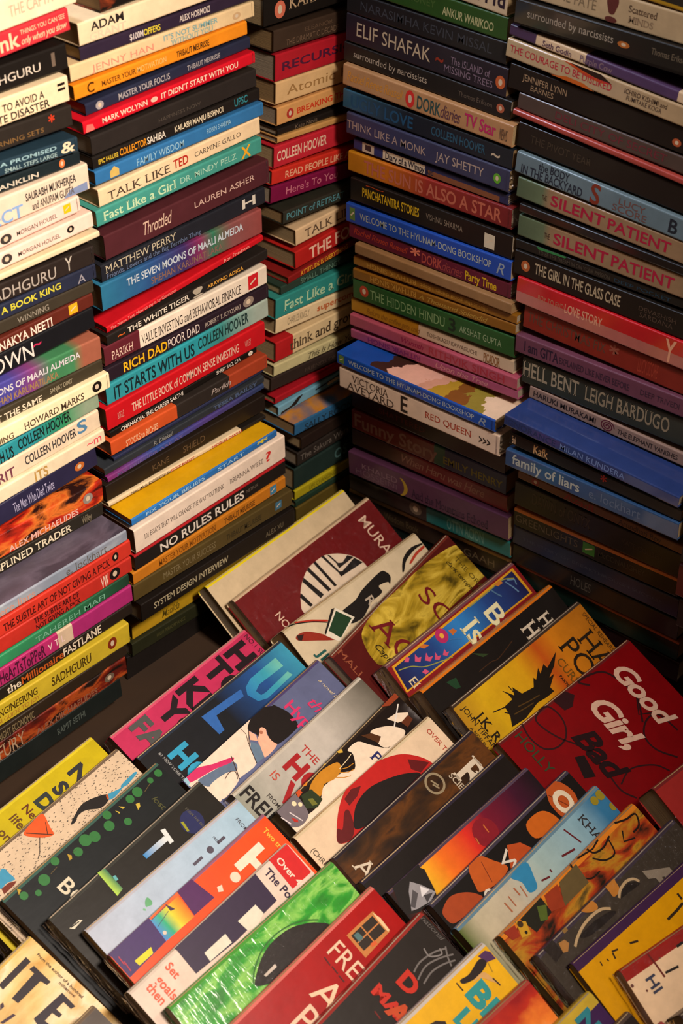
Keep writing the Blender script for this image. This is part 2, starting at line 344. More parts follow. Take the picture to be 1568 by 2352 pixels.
# ---------------------------------------------------------------- the books (metres): piles: colour, foot of the spine, tilt, length, thickness, how far it juts, lettering, look; rows likewise
STACKS = [
('A', 'L', 'outer bright stack', [
 ['F0D9B4', [-0.5251, 0.386], 0.0617, 0.198, 0.0266, 0.0, [['THE CAPTA', 0.1346, 0.1764, 0.3, 0.62, 'D9A68A', 'n']], 'cream paperback with faint pink lettering'],
 ['C8323A', [-0.5336, 0.367], 0.0597, 0.198, 0.018, 0.0, [['nk', 0.131, 0.1496, 0.2, 0.85, 'F0C9A0', 'b'], ['THINGS YOU CAN SEE', 0.1509, 0.1945, 0.62, 0.82, 'F0C9A0', 'n'], ['only when you slow', 0.1509, 0.1954, 0.2, 0.5, 'F0C9A0', 'i']], 'coral red paperback with cream lettering'],
 ['1B1714', [-0.5396, 0.346], 0.02, 0.198, 0.0205, 0.0, [['SADHGURU', 0.1085, 0.1715, 0.3, 0.62, 'CFC2B0', 'n'], ['I', 0.1827, 0.1862, 0.3, 0.8, '6A5A4C', 'b']], 'black paperback with pale grey capitals'],
 ['EBD2A9', [-0.5444, 0.3227], 0.0164, 0.198, 0.021, 0.004, [['HOW TO AVOID A', 0.1134, 0.1739, 0.48, 0.76, '2E2620', 'b'], ['CLIMATE DISASTER', 0.1021, 0.1782, 0.1, 0.38, '2E2620', 'b'], ['=', 0.1874, 0.1949, 0.35, 0.95, '1b1714', 'b']], 'wide cream paperback with dark capitals'],
 ['2B2520', [-0.5409, 0.3049], -0.0095, 0.198, 0.0174, 0.0, [['BURNING SETS', 0.1139, 0.1691, 0.2, 0.42, '7A5A33', 'n'], ['*', 0.1744, 0.1806, 0.3, 0.85, 'C23A20', 'b']], 'charcoal paperback with dull gold lettering'],
 ['233743', [-0.5426, 0.292], -0.0439, 0.198, 0.0125, 0.006, [['A PROMISED', 0.1205, 0.1765, 0.6, 0.85, '8FB0B5', 'b'], ['SMALL STEPS LARGE', 0.1247, 0.1765, 0.15, 0.42, '9FB8B5', 'n'], ['&', 0.1809, 0.1953, 0.2, 0.9, 'E3CDA9', 'b']], 'dark teal paperback crowded with pale lettering'],
 ['1A2427', [-0.5371, 0.272], -0.0137, 0.198, 0.0112, 0.0, [['FRANKLIN', 0.1043, 0.1551, 0.2, 0.55, 'C6BBA6', 'b'], ['o', 0.1765, 0.1824, 0.2, 0.85, 'D9703A', 'b']], 'black green paperback with grey capitals and small orange emblem'],
 ['DCC6AC', [-0.5322, 0.2434], 0.0121, 0.198, 0.0232, 0.003, [['SUBJECT', 0.0648, 0.1294, 0.05, 0.5, '7F9FC8', 'b'], ['SAURABH MUKHERJEA', 0.133, 0.1849, 0.52, 0.8, '2E2A2A', 'b'], ['and ANUPAM GUPTA', 0.1383, 0.1817, 0.12, 0.4, '5b5148', 'b']], 'cream paperback with blue patches and two black lines of lettering'],
 ['ECC8B6', [-0.545, 0.2222], 0.0456, 0.198, 0.014, 0.005, [['MORGAN HOUSEL', 0.1319, 0.1733, 0.3, 0.58, '4A4038', 'n'], ['o', 0.1152, 0.1266, 0.15, 0.75, '3A3430', 'b'], ['#', 0.1807, 0.1882, 0.3, 0.85, 'E3B414', 'b']], 'white paperback with thin capitals and a yellow square'],
 ['EFCAB6', [-0.5341, 0.2067], 0.0342, 0.198, 0.0142, 0.006, [['MORGAN HOUSEL', 0.119, 0.1626, 0.32, 0.58, '4A4038', 'n'], ['o', 0.1022, 0.1128, 0.2, 0.8, '3A3430', 'b'], ['o', 0.1701, 0.1776, 0.3, 0.75, '1b1714', 'b']], 'white paperback with thin capitals and a black dot'],
 ['D8C6A0', [-0.5284, 0.2011], 0.0125, 0.1962, 0.0054, 0.008, [], 'thin cream booklet with a bare edge'],
 ['2A221E', [-0.5335, 0.1804], -0.0158, 0.198, 0.017, 0.002, [['SADHGURU', 0.0849, 0.1561, 0.15, 0.72, 'A79C90', 'n'], ['Y', 0.1664, 0.174, 0.2, 0.95, 'B9AFA0', 'n']], 'brown black paperback with large grey capitals'],
 ['262A3C', [-0.5333, 0.1638], -0.0036, 0.198, 0.0137, 0.002, [['STRIKE A BOOK KING', 0.0646, 0.1595, 0.38, 0.8, 'C8BE3C', 'b'], ['A', 0.1776, 0.1863, 0.15, 0.7, '8f8a90', 'n']], 'navy paperback with yellow capitals'],
 ['3A3328', [-0.5361, 0.1501], -0.0015, 0.198, 0.0118, 0.0, [['WINNING', 0.1155, 0.1488, 0.25, 0.7, '8C8272', 'n']], 'dark olive paperback with dim grey lettering'],
 ['5A241A', [-0.5376, 0.1302], 0.0338, 0.198, 0.0126, 0.0, [['CHANAKYA NEETI', 0.0766, 0.1526, 0.1, 0.75, 'E6D2BE', 'R'], ['#', 0.171, 0.1807, 0.2, 0.95, 'D8A520', 'b']], 'rust brown paperback with white capitals and gold symbol'],
 ['17171A', [-0.5383, 0.1092], 0.0343, 0.198, 0.0201, 0.0, [['BROWN', 0.0674, 0.1303, 0.12, 0.82, 'D9CEC4', 'n'], ['~', 0.1307, 0.1393, 0.4, 0.9, 'B82C50', 'b']], 'black paperback with big white letters and pink splash'],
 ['P:maali', [-0.5369, 0.0857], -0.0104, 0.198, 0.0231, 0.003, [['SEVEN MOONS OF MAALI ALMEIDA', 0.0464, 0.1744, 0.52, 0.78, 'C9C4C6', 'b'], ['SHEHAN KARUNATILAKA', 0.0731, 0.1489, 0.12, 0.4, '94734E', 'b']], 'paperback fading from violet through green to clay'],
 ['3B3426', [-0.5369, 0.0695], 0.0057, 0.198, 0.0126, 0.003, [['IF NOT THE SAME', 0.0561, 0.1288, 0.12, 0.6, 'D8C9AE', 'R'], ['SANJAY DIXIT', 0.138, 0.1631, 0.35, 0.7, 'A69A7E', 'r']], 'dark olive paperback with cream serif capitals'],
 ['EBD9AE', [-0.5339, 0.0511], 0.0144, 0.1976, 0.0163, 0.008, [['MASTERING THING', 0.0201, 0.0883, 0.12, 0.45, '5A4A34', 'b'], ['HOWARD MARKS', 0.1002, 0.1673, 0.2, 0.6, '4A3A2C', 'R'], ['o', 0.1774, 0.1882, 0.2, 0.85, '1b1510', 'b']], 'ivory paperback with brown serif capitals and a black oval'],
 ['P:tealblk', [-0.5421, 0.0231], 0.0521, 0.198, 0.0169, 0.0, [['IT STARTS WITH US', 0.0388, 0.0997, 0.05, 0.72, '161A18', 'b'], ['COLLEEN HOOVER', 0.1055, 0.165, 0.25, 0.85, '14211E', 'b']], 'teal paperback with tall black capitals'],
 ['D9C4A6', [-0.5434, 0.0028], 0.0452, 0.198, 0.0199, 0.0, [['SPIRIT', 0.0646, 0.0994, 0.1, 0.6, '6E3A48', 'b'], ['COLLEEN HOOVER', 0.1116, 0.1704, 0.3, 0.75, '3E3A3A', 'b'], ['S', 0.1719, 0.1833, 0.3, 0.95, '4F7C9C', 'b']], 'sand coloured paperback with narrow dark capitals'],
 ['DCCBAA', [-0.5418, -0.0123], 0.0418, 0.198, 0.0148, 0.003, [['ITS', 0.1157, 0.1307, 0.1, 0.8, 'B08A4A', 'b'], ['~m', 0.1769, 0.1938, 0.3, 0.9, 'D8505C', 'n']], 'cream paperback with pink squiggle at its end'],
 ['27243E', [-0.5506, -0.0405], 0.0693, 0.198, 0.0219, 0.0, [['The Man Who Died Twice', 0.1001, 0.1465, 0.2, 0.7, 'A9A3C0', 'n'], ['o', 0.1715, 0.1831, 0.3, 0.7, 'B5622A', 'b']], 'indigo paperback with pale lettering and orange spot'],
 ['P:fire', [-0.5505, -0.066], -0.0144, 0.198, 0.0251, 0.002, [['ALEX MICHAELIDES', 0.0865, 0.1676, 0.06, 0.32, 'D8A89A', 'b'], ['o', 0.174, 0.1857, 0.3, 0.75, '8A7D74', 'n']], 'paperback with fiery red and orange print'],
 ['26221B', [-0.5523, -0.0831], -0.0031, 0.198, 0.0145, 0.002, [['THE DISCIPLINED TRADER', 0.0256, 0.1599, 0.2, 0.75, 'D9CDB0', 'R'], ['Wiley', 0.1721, 0.1839, 0.2, 0.8, '7d725c', 'n']], 'black paperback with white small capitals ruled in gold'],
 ['P:liars', [-0.5533, -0.0983], 0.0097, 0.198, 0.0123, 0.036, [['we were liars', 0.0198, 0.0875, 0.1, 0.75, 'C48A78', 'n'], ['e. lockhart', 0.124, 0.173, 0.15, 0.85, '5E5A56', 'n']], 'thick grey blue paperback jutting forward'],
 ['C23324', [-0.5475, -0.1226], 0.0175, 0.198, 0.0183, 0.033, [['THE SUBTLE ART OF NOT GIVING A F*CK', 0.0455, 0.1715, 0.2, 0.65, '4A1410', 'b'], ['o', 0.1748, 0.1825, 0.25, 0.8, '1b1310', 'b']], 'bright red paperback with one line of black capitals'],
 ['B32D22', [-0.5484, -0.1408], 0.0099, 0.198, 0.0178, 0.033, [['THE SUBTLE ART OF', 0.0794, 0.1324, 0.55, 0.9, '3A1210', 'b'], ['NOT GIVING A F*CK', 0.0804, 0.1335, 0.08, 0.42, '3A1210', 'b'], ['VW', 0.1593, 0.1691, 0.1, 0.85, 'E3C4B0', 'b'], ['o', 0.1702, 0.1835, 0.2, 0.95, '1b1310', 'b']], 'red paperback with stacked black capitals'],
 ['P:green', [-0.5532, -0.1572], 0.0214, 0.198, 0.0136, 0.033, [['TAHEREH MAFI', 0.0829, 0.1668, 0.2, 0.65, '6FA88C', 'n']], 'emerald green paperback with wide pale lettering'],
 ['P:pink', [-0.551, -0.1788], 0.018, 0.198, 0.0201, 0.033, [['HeArTsToPPeR', 0.0365, 0.0895, 0.15, 0.85, '4A1830', 'b'], ['V T L', 0.0927, 0.1127, 0.3, 0.7, 'E3C4C0', 'n']], 'magenta paperback with black scrawled lettering and cream stripe'],
 ['241E18', [-0.5528, -0.1946], 0.0214, 0.198, 0.0144, 0.033, [['the', 0.0434, 0.0597, 0.2, 0.8, 'D8C8AE', 'b'], ['Millionaire', 0.0607, 0.111, 0.2, 0.8, 'B8551E', 'b'], ['FASTLANE', 0.111, 0.1579, 0.2, 0.85, 'D8C8AE', 'b']], 'black paperback with orange and cream heavy italics'],
 ['BFA62C', [-0.5608, -0.2205], -0.0091, 0.198, 0.0256, 0.035, [['INNER ENGINEERING', 0.0085, 0.0823, 0.42, 0.75, '4A3812', 'R'], ['A YOGI GUIDE TO JOY', 0.0183, 0.0844, 0.12, 0.32, 'A8742A', 'n'], ['SADHGURU', 0.0997, 0.1489, 0.3, 0.72, '4A3812', 'R'], ['o', 0.1701, 0.1814, 0.25, 0.8, '7A2C14', 'b']], 'mustard yellow paperback with dark serif capitals'],
 ['2E241A', [-0.5647, -0.243], 0.026, 0.198, 0.0152, 0.033, [['STRAIGHT ECONOMIC', 0.0298, 0.0805, 0.1, 0.7, '7A6A4C', 'b']], 'dark brown paperback with dim lettering under the yellow one'],
 ['P:fury', [-0.5652, -0.2686], 0.0211, 0.198, 0.023, 0.031, [['THE FURY', 0.008, 0.0688, 0.05, 0.85, 'A98A6C', 'r'], ['ALEX MICHAELIDES', 0.0816, 0.1587, 0.08, 0.4, '8A5A44', 'b'], ['o', 0.169, 0.1817, 0.25, 0.7, '6a5a4a', 'n']], 'dim paperback with smouldering red print'],
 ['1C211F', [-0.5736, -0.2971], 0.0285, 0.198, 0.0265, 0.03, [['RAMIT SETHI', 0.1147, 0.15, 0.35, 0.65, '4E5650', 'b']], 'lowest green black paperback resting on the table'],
]),
('B', 'L', 'long bright stack', [
 ['P:faceart', [-0.304, 0.3844], 0.042, 0.182, 0.0218, 0.0, [], 'black paperback with orange face print, topmost'],
 ['E3CBA4', [-0.3304, 0.365], 0.0282, 0.1993, 0.0183, 0.003, [['ADAM', 0.0125, 0.047, 0.5, 0.86, '2B2420', 'b'], ['GRANT', 0.0107, 0.0489, 0.1, 0.42, 'D9BFA0', 'b']], 'cream paperback with black spaced capitals'],
 ['2D2233', [-0.3286, 0.352], 0.0187, 0.1986, 0.011, 0.0, [['$100M', 0.0523, 0.067, 0.25, 0.7, 'D6C8C0', 'b'], ['OFFERS', 0.0675, 0.0858, 0.25, 0.7, 'D8C23A', 'b'], ['ALEX HORMOZI', 0.1074, 0.1428, 0.3, 0.75, 'CFC0B4', 'b']], 'purple black paperback with white and yellow capitals'],
 ['D8BC8E', [-0.3403, 0.338], 0.012, 0.2072, 0.0135, 0.0, [['JENNY HAN', 0.022, 0.0887, 0.2, 0.6, 'D98A70', 'n'], ["IT'S NOT SUMMER", 0.1004, 0.1631, 0.5, 0.82, '7FA3A0', 'b'], ['WITHOUT YOU', 0.1083, 0.1568, 0.08, 0.42, '8FA89C', 'b'], ['o', 0.1809, 0.1905, 0.25, 0.7, 'C2A076', 'n']], 'sand paperback with pale coral and blue lettering'],
 ['E0861C', [-0.3398, 0.3233], 0.0229, 0.1957, 0.0122, 0.002, [['MASTER YOUR', 0.0287, 0.0659, 0.3, 0.65, '6A3A10', 'R'], ['MOTIVATION', 0.0668, 0.1, 0.3, 0.68, 'E8B060', 'R'], ['THIBAUT MEURISSE', 0.1114, 0.1496, 0.3, 0.72, '4A2A10', 'b'], ['C', 0.0136, 0.0209, 0.2, 0.85, '4a2808', 'b']], 'bright orange paperback with brown lettering'],
 ['24283C', [-0.3281, 0.3065], 0.0409, 0.1894, 0.0102, 0.0, [['MASTER YOUR FOCUS', 0.0351, 0.0928, 0.25, 0.75, 'A8A2A0', 'R'], ['THIBAUT MEURISSE', 0.1131, 0.1522, 0.3, 0.7, '9A9494', 'b'], ['o', 0.0106, 0.0191, 0.15, 0.85, '9A9494', 'b']], 'slate navy paperback with grey lettering'],
 ['C41424', [-0.3371, 0.2952], 0.0354, 0.198, 0.0105, 0.006, [['MARK WOLYNN', 0.0204, 0.0697, 0.3, 0.72, 'EBC8B0', 'b'], ['o', 0.0736, 0.0815, 0.3, 0.72, 'E3B4A0', 'b'], ["IT DIDN'T START WITH YOU", 0.0855, 0.1767, 0.3, 0.75, 'EBC8B0', 'b']], 'scarlet paperback with white capitals'],
 ['282320', [-0.3256, 0.2713], 0.0301, 0.1936, 0.0166, 0.0, [['HAPPINESS NOW', 0.0748, 0.1242, 0.3, 0.5, '4A423A', 'n']], 'charcoal paperback with barely legible lettering'],
 ['1D1916', [-0.3261, 0.2591], 0.0236, 0.1979, 0.011, 0.0, [['EPIC FAILURE', 0.0062, 0.0278, 0.3, 0.65, 'C8A832', 'b'], ['COLLECTOR', 0.0297, 0.0602, 0.25, 0.8, 'D98A1E', 'b'], ['SAHIBA', 0.0607, 0.082, 0.25, 0.8, 'D8CDBA', 'b'], ['KAILASH MANJU BISHNOI', 0.0927, 0.1514, 0.3, 0.75, 'D8C8A8', 'b'], ['UPSC', 0.1656, 0.1822, 0.3, 0.9, '2F7C86', 'b']], 'black paperback with orange and white capitals'],
 ['2F6A9C', [-0.3272, 0.2462], 0.0164, 0.2001, 0.0125, 0.003, [['FAMILY WISDOM', 0.0461, 0.1009, 0.2, 0.7, '8FB8CC', 'n'], ['ROBIN SHARMA', 0.1289, 0.1587, 0.4, 0.75, '8FB8CC', 'n']], 'sky blue paperback with pale thin capitals'],
 ['DFC39A', [-0.3245, 0.2253], 0.038, 0.1938, 0.0162, 0.002, [['TALK LIKE', 0.0097, 0.0815, 0.2, 0.66, '4A3C30', 'r'], ['TED', 0.0857, 0.1035, 0.25, 0.75, 'B02A1E', 'b'], ['CARMINE GALLO', 0.1115, 0.1689, 0.38, 0.66, '5A4C40', 'r']], 'cream paperback with thin capitals and one red word'],
 ['3F8C7E', [-0.3306, 0.2096], 0.0272, 0.1995, 0.015, 0.004, [['Fast Like a Girl', 0.0074, 0.0917, 0.25, 0.78, 'B8D2A8', 'R'], ['DR. MINDY PELZ', 0.097, 0.1665, 0.35, 0.72, '9CC4AC', 'n'], ['X', 0.1727, 0.1857, 0.15, 0.9, 'E0A020', 'b']], 'teal green paperback with soft white lettering and orange mark'],
 ['4A2226', [-0.3236, 0.1754], 0.0299, 0.2028, 0.0234, 0.003, [['Throttled', 0.0448, 0.0788, 0.3, 0.82, 'C9A892', 'i'], ['LAUREN ASHER', 0.1066, 0.1835, 0.42, 0.66, 'C2A090', 'n']], 'maroon paperback with spaced thin capitals'],
 ['1F2026', [-0.3277, 0.1544], 0.0284, 0.204, 0.0165, 0.0, [['MATTHEW PERRY', 0.005, 0.0891, 0.45, 0.88, 'B5A98E', 'r'], ['Friends, Lovers and the Big Terrible Thing', 0.006, 0.1191, 0.1, 0.38, '5C6A86', 'n'], ['H', 0.1735, 0.191, 0.3, 0.85, 'C9C0B0', 'b']], 'blue black paperback with cream serif capitals'],
 ['P:maali2', [-0.3313, 0.1281], 0.0198, 0.2007, 0.0255, 0.002, [['THE SEVEN MOONS OF MAALI ALMEIDA', 0.0295, 0.1754, 0.52, 0.8, 'B5BEC4', 'b'], ['SHEHAN KARUNATILAKA', 0.0576, 0.1476, 0.15, 0.4, '7A5A50', 'b']], 'paperback fading from teal blue to plum and rust'],
 ['B8141E', [-0.3274, 0.1037], 0.0909, 0.2008, 0.0064, 0.0, [['The Name Test: How to say it by Questions', 0.0042, 0.0853, 0.25, 0.75, 'E08A80', 'n'], ['Ron Friedman', 0.1479, 0.1816, 0.25, 0.8, 'E8A090', 'n']], 'thin crimson paperback with tiny pale lettering'],
 ['201C19', [-0.3307, 0.093], 0.0479, 0.2062, 0.0102, 0.003, [['THE WHITE TIGER', 0.0244, 0.101, 0.28, 0.78, 'D8CCB8', 'b'], ['ARAVIND ADIGA', 0.1247, 0.1725, 0.3, 0.65, 'D89A3A', 'b'], ['!', 0.1055, 0.119, 0.1, 0.95, 'A89C88', 'b'], ['~', 0.0124, 0.0208, 0.2, 0.8, 'C85A20', 'b']], 'black paperback with heavy white italics and orange lettering'],
 ['P:vibf', [-0.3348, 0.0726], 0.0143, 0.2093, 0.0199, 0.002, [['PARIKH', 0.0084, 0.0341, 0.2, 0.62, 'D8B8A4', 'r'], ['VALUE INVESTING and BEHAVIORAL FINANCE', 0.0447, 0.1735, 0.2, 0.68, '3A302A', 'r'], ['#', 0.1837, 0.197, 0.15, 0.9, 'C01C22', 'b']], 'white paperback with maroon end and dark serif capitals'],
 ['251A22', [-0.3343, 0.0551], 0.0188, 0.2108, 0.0143, 0.002, [['RICH DAD', 0.0205, 0.0747, 0.18, 0.85, 'DDAA1C', 'b'], ['POOR DAD', 0.0758, 0.1165, 0.2, 0.85, 'D8C8BC', 'n'], ['ROBERT T. KIYOSAKI', 0.1234, 0.1717, 0.3, 0.65, 'B8A898', 'r'], ['o', 0.1754, 0.1899, 0.15, 0.9, '8A7A6C', 'b']], 'plum black paperback with yellow and white capitals'],
 ['P:teal2', [-0.3348, 0.03], 0.0307, 0.2126, 0.0207, 0.0, [['IT STARTS WITH US', 0.009, 0.1109, 0.15, 0.78, '14262A', 'b'], ['COLLEEN HOOVER', 0.1161, 0.1847, 0.3, 0.85, '18302E', 'b']], 'turquoise paperback with tall dark capitals'],
 ['B8141C', [-0.3398, 0.0055], 0.0257, 0.2094, 0.0239, 0.003, [['THE LITTLE BOOK of COMMON SENSE INVESTING', 0.0311, 0.1723, 0.28, 0.66, 'D8B09A', 'R'], ['WILEY', 0.1809, 0.1895, 0.3, 0.6, 'C88478', 'n'], ['BOGLE', 0.0133, 0.0208, 0.3, 0.6, 'C88478', 'n']], 'large red paperback with pale serif capitals'],
 ['15120F', [-0.3348, -0.0063], 0.0418, 0.195, 0.0072, 0.0, [['CHANAKYA: THE CAREER SARTHI', 0.013, 0.0929, 0.2, 0.8, 'D8CEC0', 'b'], ['SHREY SAO, CFA', 0.1384, 0.172, 0.25, 0.8, 'C8BEB0', 'b'], ['o', 0.1831, 0.1894, 0.15, 0.85, 'D8CEC0', 'b']], 'thin black paperback with white capitals'],
 ['P:stocks', [-0.3389, -0.0226], 0.0162, 0.2097, 0.0158, 0.004, [['STOCKS to RICHES', 0.0184, 0.059, 0.1, 0.55, 'E0A880', 'b'], ['Parikh', 0.1305, 0.1578, 0.3, 0.7, 'A89890', 'i']], 'orange and black paperback with pale italics'],
 ['262A44', [-0.3336, -0.0333], 0.0406, 0.2031, 0.004, 0.0, [], 'very thin navy paperback without lettering'],
 ['2A2E33', [-0.3477, -0.0418], 0.0265, 0.2156, 0.0077, 0.002, [['R. Dinkel', 0.0621, 0.0874, 0.2, 0.8, '8A8A86', 'i'], ['TESSA BAILEY', 0.1432, 0.2053, 0.25, 0.8, '4A5A78', 'b']], 'grey black paperback with faint blue capitals'],
 ['P:purp', [-0.3432, -0.0532], 0.0354, 0.2128, 0.0063, 0.0, [['MY FRIENDS ARE AT', 0.0121, 0.0978, 0.2, 0.7, '6A5A8A', 'n']], 'violet blue paperback with blurred print'],
 ['1F1813', [-0.3483, -0.0725], 0.0099, 0.2167, 0.0189, 0.002, [['KANE', 0.0593, 0.0812, 0.3, 0.65, '5A4630', 'n'], ['SHIELD', 0.1001, 0.13, 0.3, 0.7, '5A4630', 'n']], 'brown black paperback with dark bronze lettering'],
 ['P:darvas', [-0.3483, -0.0777], -0.0117, 0.2153, 0.0048, 0.004, [['How I Made $2,000,000 in the', 0.0277, 0.0804, 0.15, 0.8, '2A201C', 'i'], ['STOCK MARKET', 0.0804, 0.1125, 0.2, 0.8, 'B02A22', 'b'], ['NICOLAS DARVAS', 0.1374, 0.1805, 0.2, 0.8, 'B02A22', 'b']], 'thin cream paperback with red and black lettering'],
 ['P:nextarticle', [-0.3401, -0.0937], 0.0248, 0.2008, 0.0082, 0.026, [['FIX YOUR BELIEFS', 0.0185, 0.0973, 0.3, 0.75, '9CC0D8', 'b'], ['START', 0.1155, 0.1527, 0.3, 0.75, '9CC0D8', 'n'], ['*', 0.1717, 0.1871, 0.1, 0.95, 'D8C23A', 'b']], 'blue spined book with yellow cover jutting forward'],
 ['DCC8B4', [-0.3386, -0.1278], 0.0315, 0.2107, 0.0288, 0.027, [['101 ESSAYS THAT WILL CHANGE THE WAY YOU THINK', 0.0125, 0.1208, 0.4, 0.6, '5A4C44', 'r'], ['BRIANNA WIEST', 0.1295, 0.1779, 0.4, 0.6, '6A5C54', 'r'], ['?', 0.1818, 0.1896, 0.35, 0.75, 'C8302C', 'b']], 'large white paperback with fine grey capitals'],
 ['P:norules', [-0.3403, -0.1495], 0.03, 0.2136, 0.0192, 0.026, [['NO RULES RULES', 0.0335, 0.1512, 0.2, 0.72, 'D8CCBC', 'b'], ['NETFLIX', 0.1551, 0.1719, 0.4, 0.6, '6a5c50', 'n']], 'black paperback with red top edge and large white capitals'],
 ['B8701C', [-0.3444, -0.1647], 0.0161, 0.2172, 0.0146, 0.026, [['MASTER YOUR MOTIVATION', 0.0342, 0.1131, 0.25, 0.7, '7A4410', 'R'], ['THIBAUT MEURISSE', 0.1257, 0.1706, 0.25, 0.7, '5A3410', 'b'], ['#', 0.1937, 0.2031, 0.15, 0.9, '3F7C9C', 'b']], 'dull orange paperback with brown lettering'],
 ['4E4020', [-0.3459, -0.1857], -0.0181, 0.2283, 0.0202, 0.026, [['MASTER YOUR SUCCESS', 0.0397, 0.1131, 0.3, 0.7, '7A6C4C', 'r'], ['THIBAUT MEURISSE', 0.1289, 0.181, 0.3, 0.65, '2e2818', 'n'], ['#', 0.2024, 0.2119, 0.3, 0.8, '3F6C84', 'b']], 'olive brown paperback with faded lettering'],
 ['1A1512', [-0.3381, -0.2176], -0.0039, 0.2239, 0.0229, 0.026, [['SYSTEM DESIGN INTERVIEW', 0.0171, 0.1225, 0.35, 0.68, 'A89C7C', 'b'], ['ALEX XU', 0.1793, 0.2066, 0.3, 0.6, '6A604C', 'n']], 'black paperback with slim cream capitals'],
 ['B08A1C', [-0.3318, -0.2617], -0.0237, 0.2353, 0.0188, 0.0, [['Matilda', 0.0415, 0.0666, 0.25, 0.75, '5A4A14', 'i']], 'ochre yellow paperback with brown script'],
 ['252616', [-0.337, -0.2796], -0.0385, 0.236, 0.0177, 0.004, [['HIGH PERFORMANCE', 0.0342, 0.075, 0.4, 0.65, '4A4828', 'n']], 'dark moss paperback near the bottom'],
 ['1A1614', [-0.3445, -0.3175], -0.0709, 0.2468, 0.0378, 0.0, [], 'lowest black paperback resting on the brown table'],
]),
('C', 'L', 'narrow corner stack', [  # lower covers are darkened, the corner's shade put into their colours
 ['191512', [-0.0911, 0.313], -0.0158, 0.2, 0.0271, -0.03, [['KARMA', 0.034, 0.0916, 0.35, 0.78, 'B59A78', 'r'], ['o', 0.0143, 0.0288, 0.15, 0.75, 'C86A50', 'b']], 'black paperback with tan serif capitals'],
 ['3A2C22', [-0.0788, 0.2867], -0.0388, 0.2, 0.0202, -0.03, [['ELEANOR', 0.0427, 0.0827, 0.55, 0.75, '5A4636', 'r'], ['THE DRAMATIC DECADE', 0.017, 0.0909, 0.15, 0.42, '6A5442', 'n']], 'grey brown paperback with dim lettering'],
 ['A81C28', [-0.077, 0.2576], -0.0375, 0.2, 0.0261, -0.03, [['RECURSION', 0.0095, 0.1298, 0.35, 0.65, '4A1A34', 'b']], 'crimson paperback with dark spaced capitals'],
 ['CDA876', [-0.0768, 0.2352], -0.0401, 0.2, 0.0217, -0.03, [['Atomic Habits', 0.0156, 0.1508, 0.3, 0.72, '9A7444', 'n']], 'sand paperback with golden lettering'],
 ['C69258', [-0.0752, 0.2137], -0.0245, 0.2, 0.018, -0.03, [['BREAKING THE CODE', 0.0281, 0.1366, 0.3, 0.62, 'C23A1E', 'b'], ['o', 0.0133, 0.0231, 0.2, 0.75, 'A8342A', 'b']], 'orange tan paperback with red capitals'],
 ['1D1815', [-0.0748, 0.2037], -0.0431, 0.2, 0.0065, -0.03, [['Kate Nevis', 0.0252, 0.0567, 0.2, 0.8, '6A5A4A', 'n']], 'thin black paperback with grey lettering'],
 ['B88A50', [-0.0771, 0.1973], -0.0606, 0.2, 0.006, -0.028, [], 'thin tan booklet above the pink red one'],
 ['B22430', [-0.0826, 0.1727], -0.0499, 0.2, 0.0221, -0.028, [['COLLEEN HOOVER', 0.0043, 0.0762, 0.3, 0.75, 'D8B49C', 'b']], 'pink red paperback with narrow cream capitals'],
 ['B82A1E', [-0.0862, 0.1565], -0.0833, 0.2, 0.0149, -0.028, [['READ PEOPLE LIKE A BOOK', 0.0192, 0.148, 0.25, 0.7, 'D89A78', 'b']], 'vermilion paperback with pale capitals'],
 ['6E1238', [-0.0859, 0.1361], -0.0877, 0.2, 0.0172, -0.03, [["Here's To You", 0.0219, 0.0989, 0.3, 0.75, 'B86A78', 'n']], 'magenta plum paperback with thin script'],
 ['2B2A22', [-0.0778, 0.1139], -0.0518, 0.2, 0.0135, -0.021, [['POINT of RETREAT', 0.005, 0.0916, 0.3, 0.8, '4A7A80', 'b']], 'dark paperback with blue green capitals'],
 ['CDAE86', [-0.0537, 0.0797], 0.0308, 0.2, 0.018, -0.026, [['TALK LIKE TED', 0.0137, 0.1302, 0.25, 0.75, '5A4636', 'r']], 'cream paperback with thin dark capitals and grey bottom end'],
 ['A8201C', [-0.0541, 0.0533], 0.0618, 0.2, 0.0198, -0.026, [['THE FOUNTAIN', 0.0212, 0.154, 0.15, 0.8, 'E0B49A', 'b']], 'red paperback with large cream capitals'],
 ['7A1A18', [-0.0631, 0.0388], 0.0652, 0.2, 0.0079, -0.028, [['ATTITUDE IS EVERYTHING', 0.0185, 0.0925, 0.2, 0.85, 'D89A2A', 'b']], 'thin dark red paperback with yellow capitals'],
 ['27382E', [-0.0725, 0.0289], 0.0013, 0.2, 0.0095, -0.03, [['SMALL THINGS', 0.0298, 0.0914, 0.2, 0.8, '5A7A68', 'n']], 'dark green paperback with blurred lettering'],
 ['2C8078', [-0.0843, 0.0058], -0.0475, 0.2, 0.0233, -0.027, [['Fast Like a Girl', 0.0125, 0.1226, 0.25, 0.75, 'A8C8A0', 'R']], 'turquoise paperback with soft pale lettering'],
 ['D4BC92', [-0.0827, -0.0132], -0.0766, 0.2, 0.018, -0.029, [['CHARLES KINGLY', 0.0179, 0.0519, 0.3, 0.75, '8A7A5E', 'n'], ['supercommunicators', 0.0644, 0.1901, 0.35, 0.75, 'B85A2A', 'b']], 'cream paperback with rust orange lettering'],
 ['P:think', [-0.084, -0.0468], -0.0286, 0.2, 0.0236, -0.028, [['think and grow rich', 0.0215, 0.1606, 0.25, 0.75, '4A3A2A', 'R']], 'cream paperback with red end and brown serif lettering'],
 ['B8AE80', [-0.0873, -0.0632], -0.0706, 0.2, 0.0132, -0.028, [['This Is How You Lose', 0.0541, 0.1577, 0.2, 0.75, '4A4430', 'i']], 'pale green paperback with dark italics'],
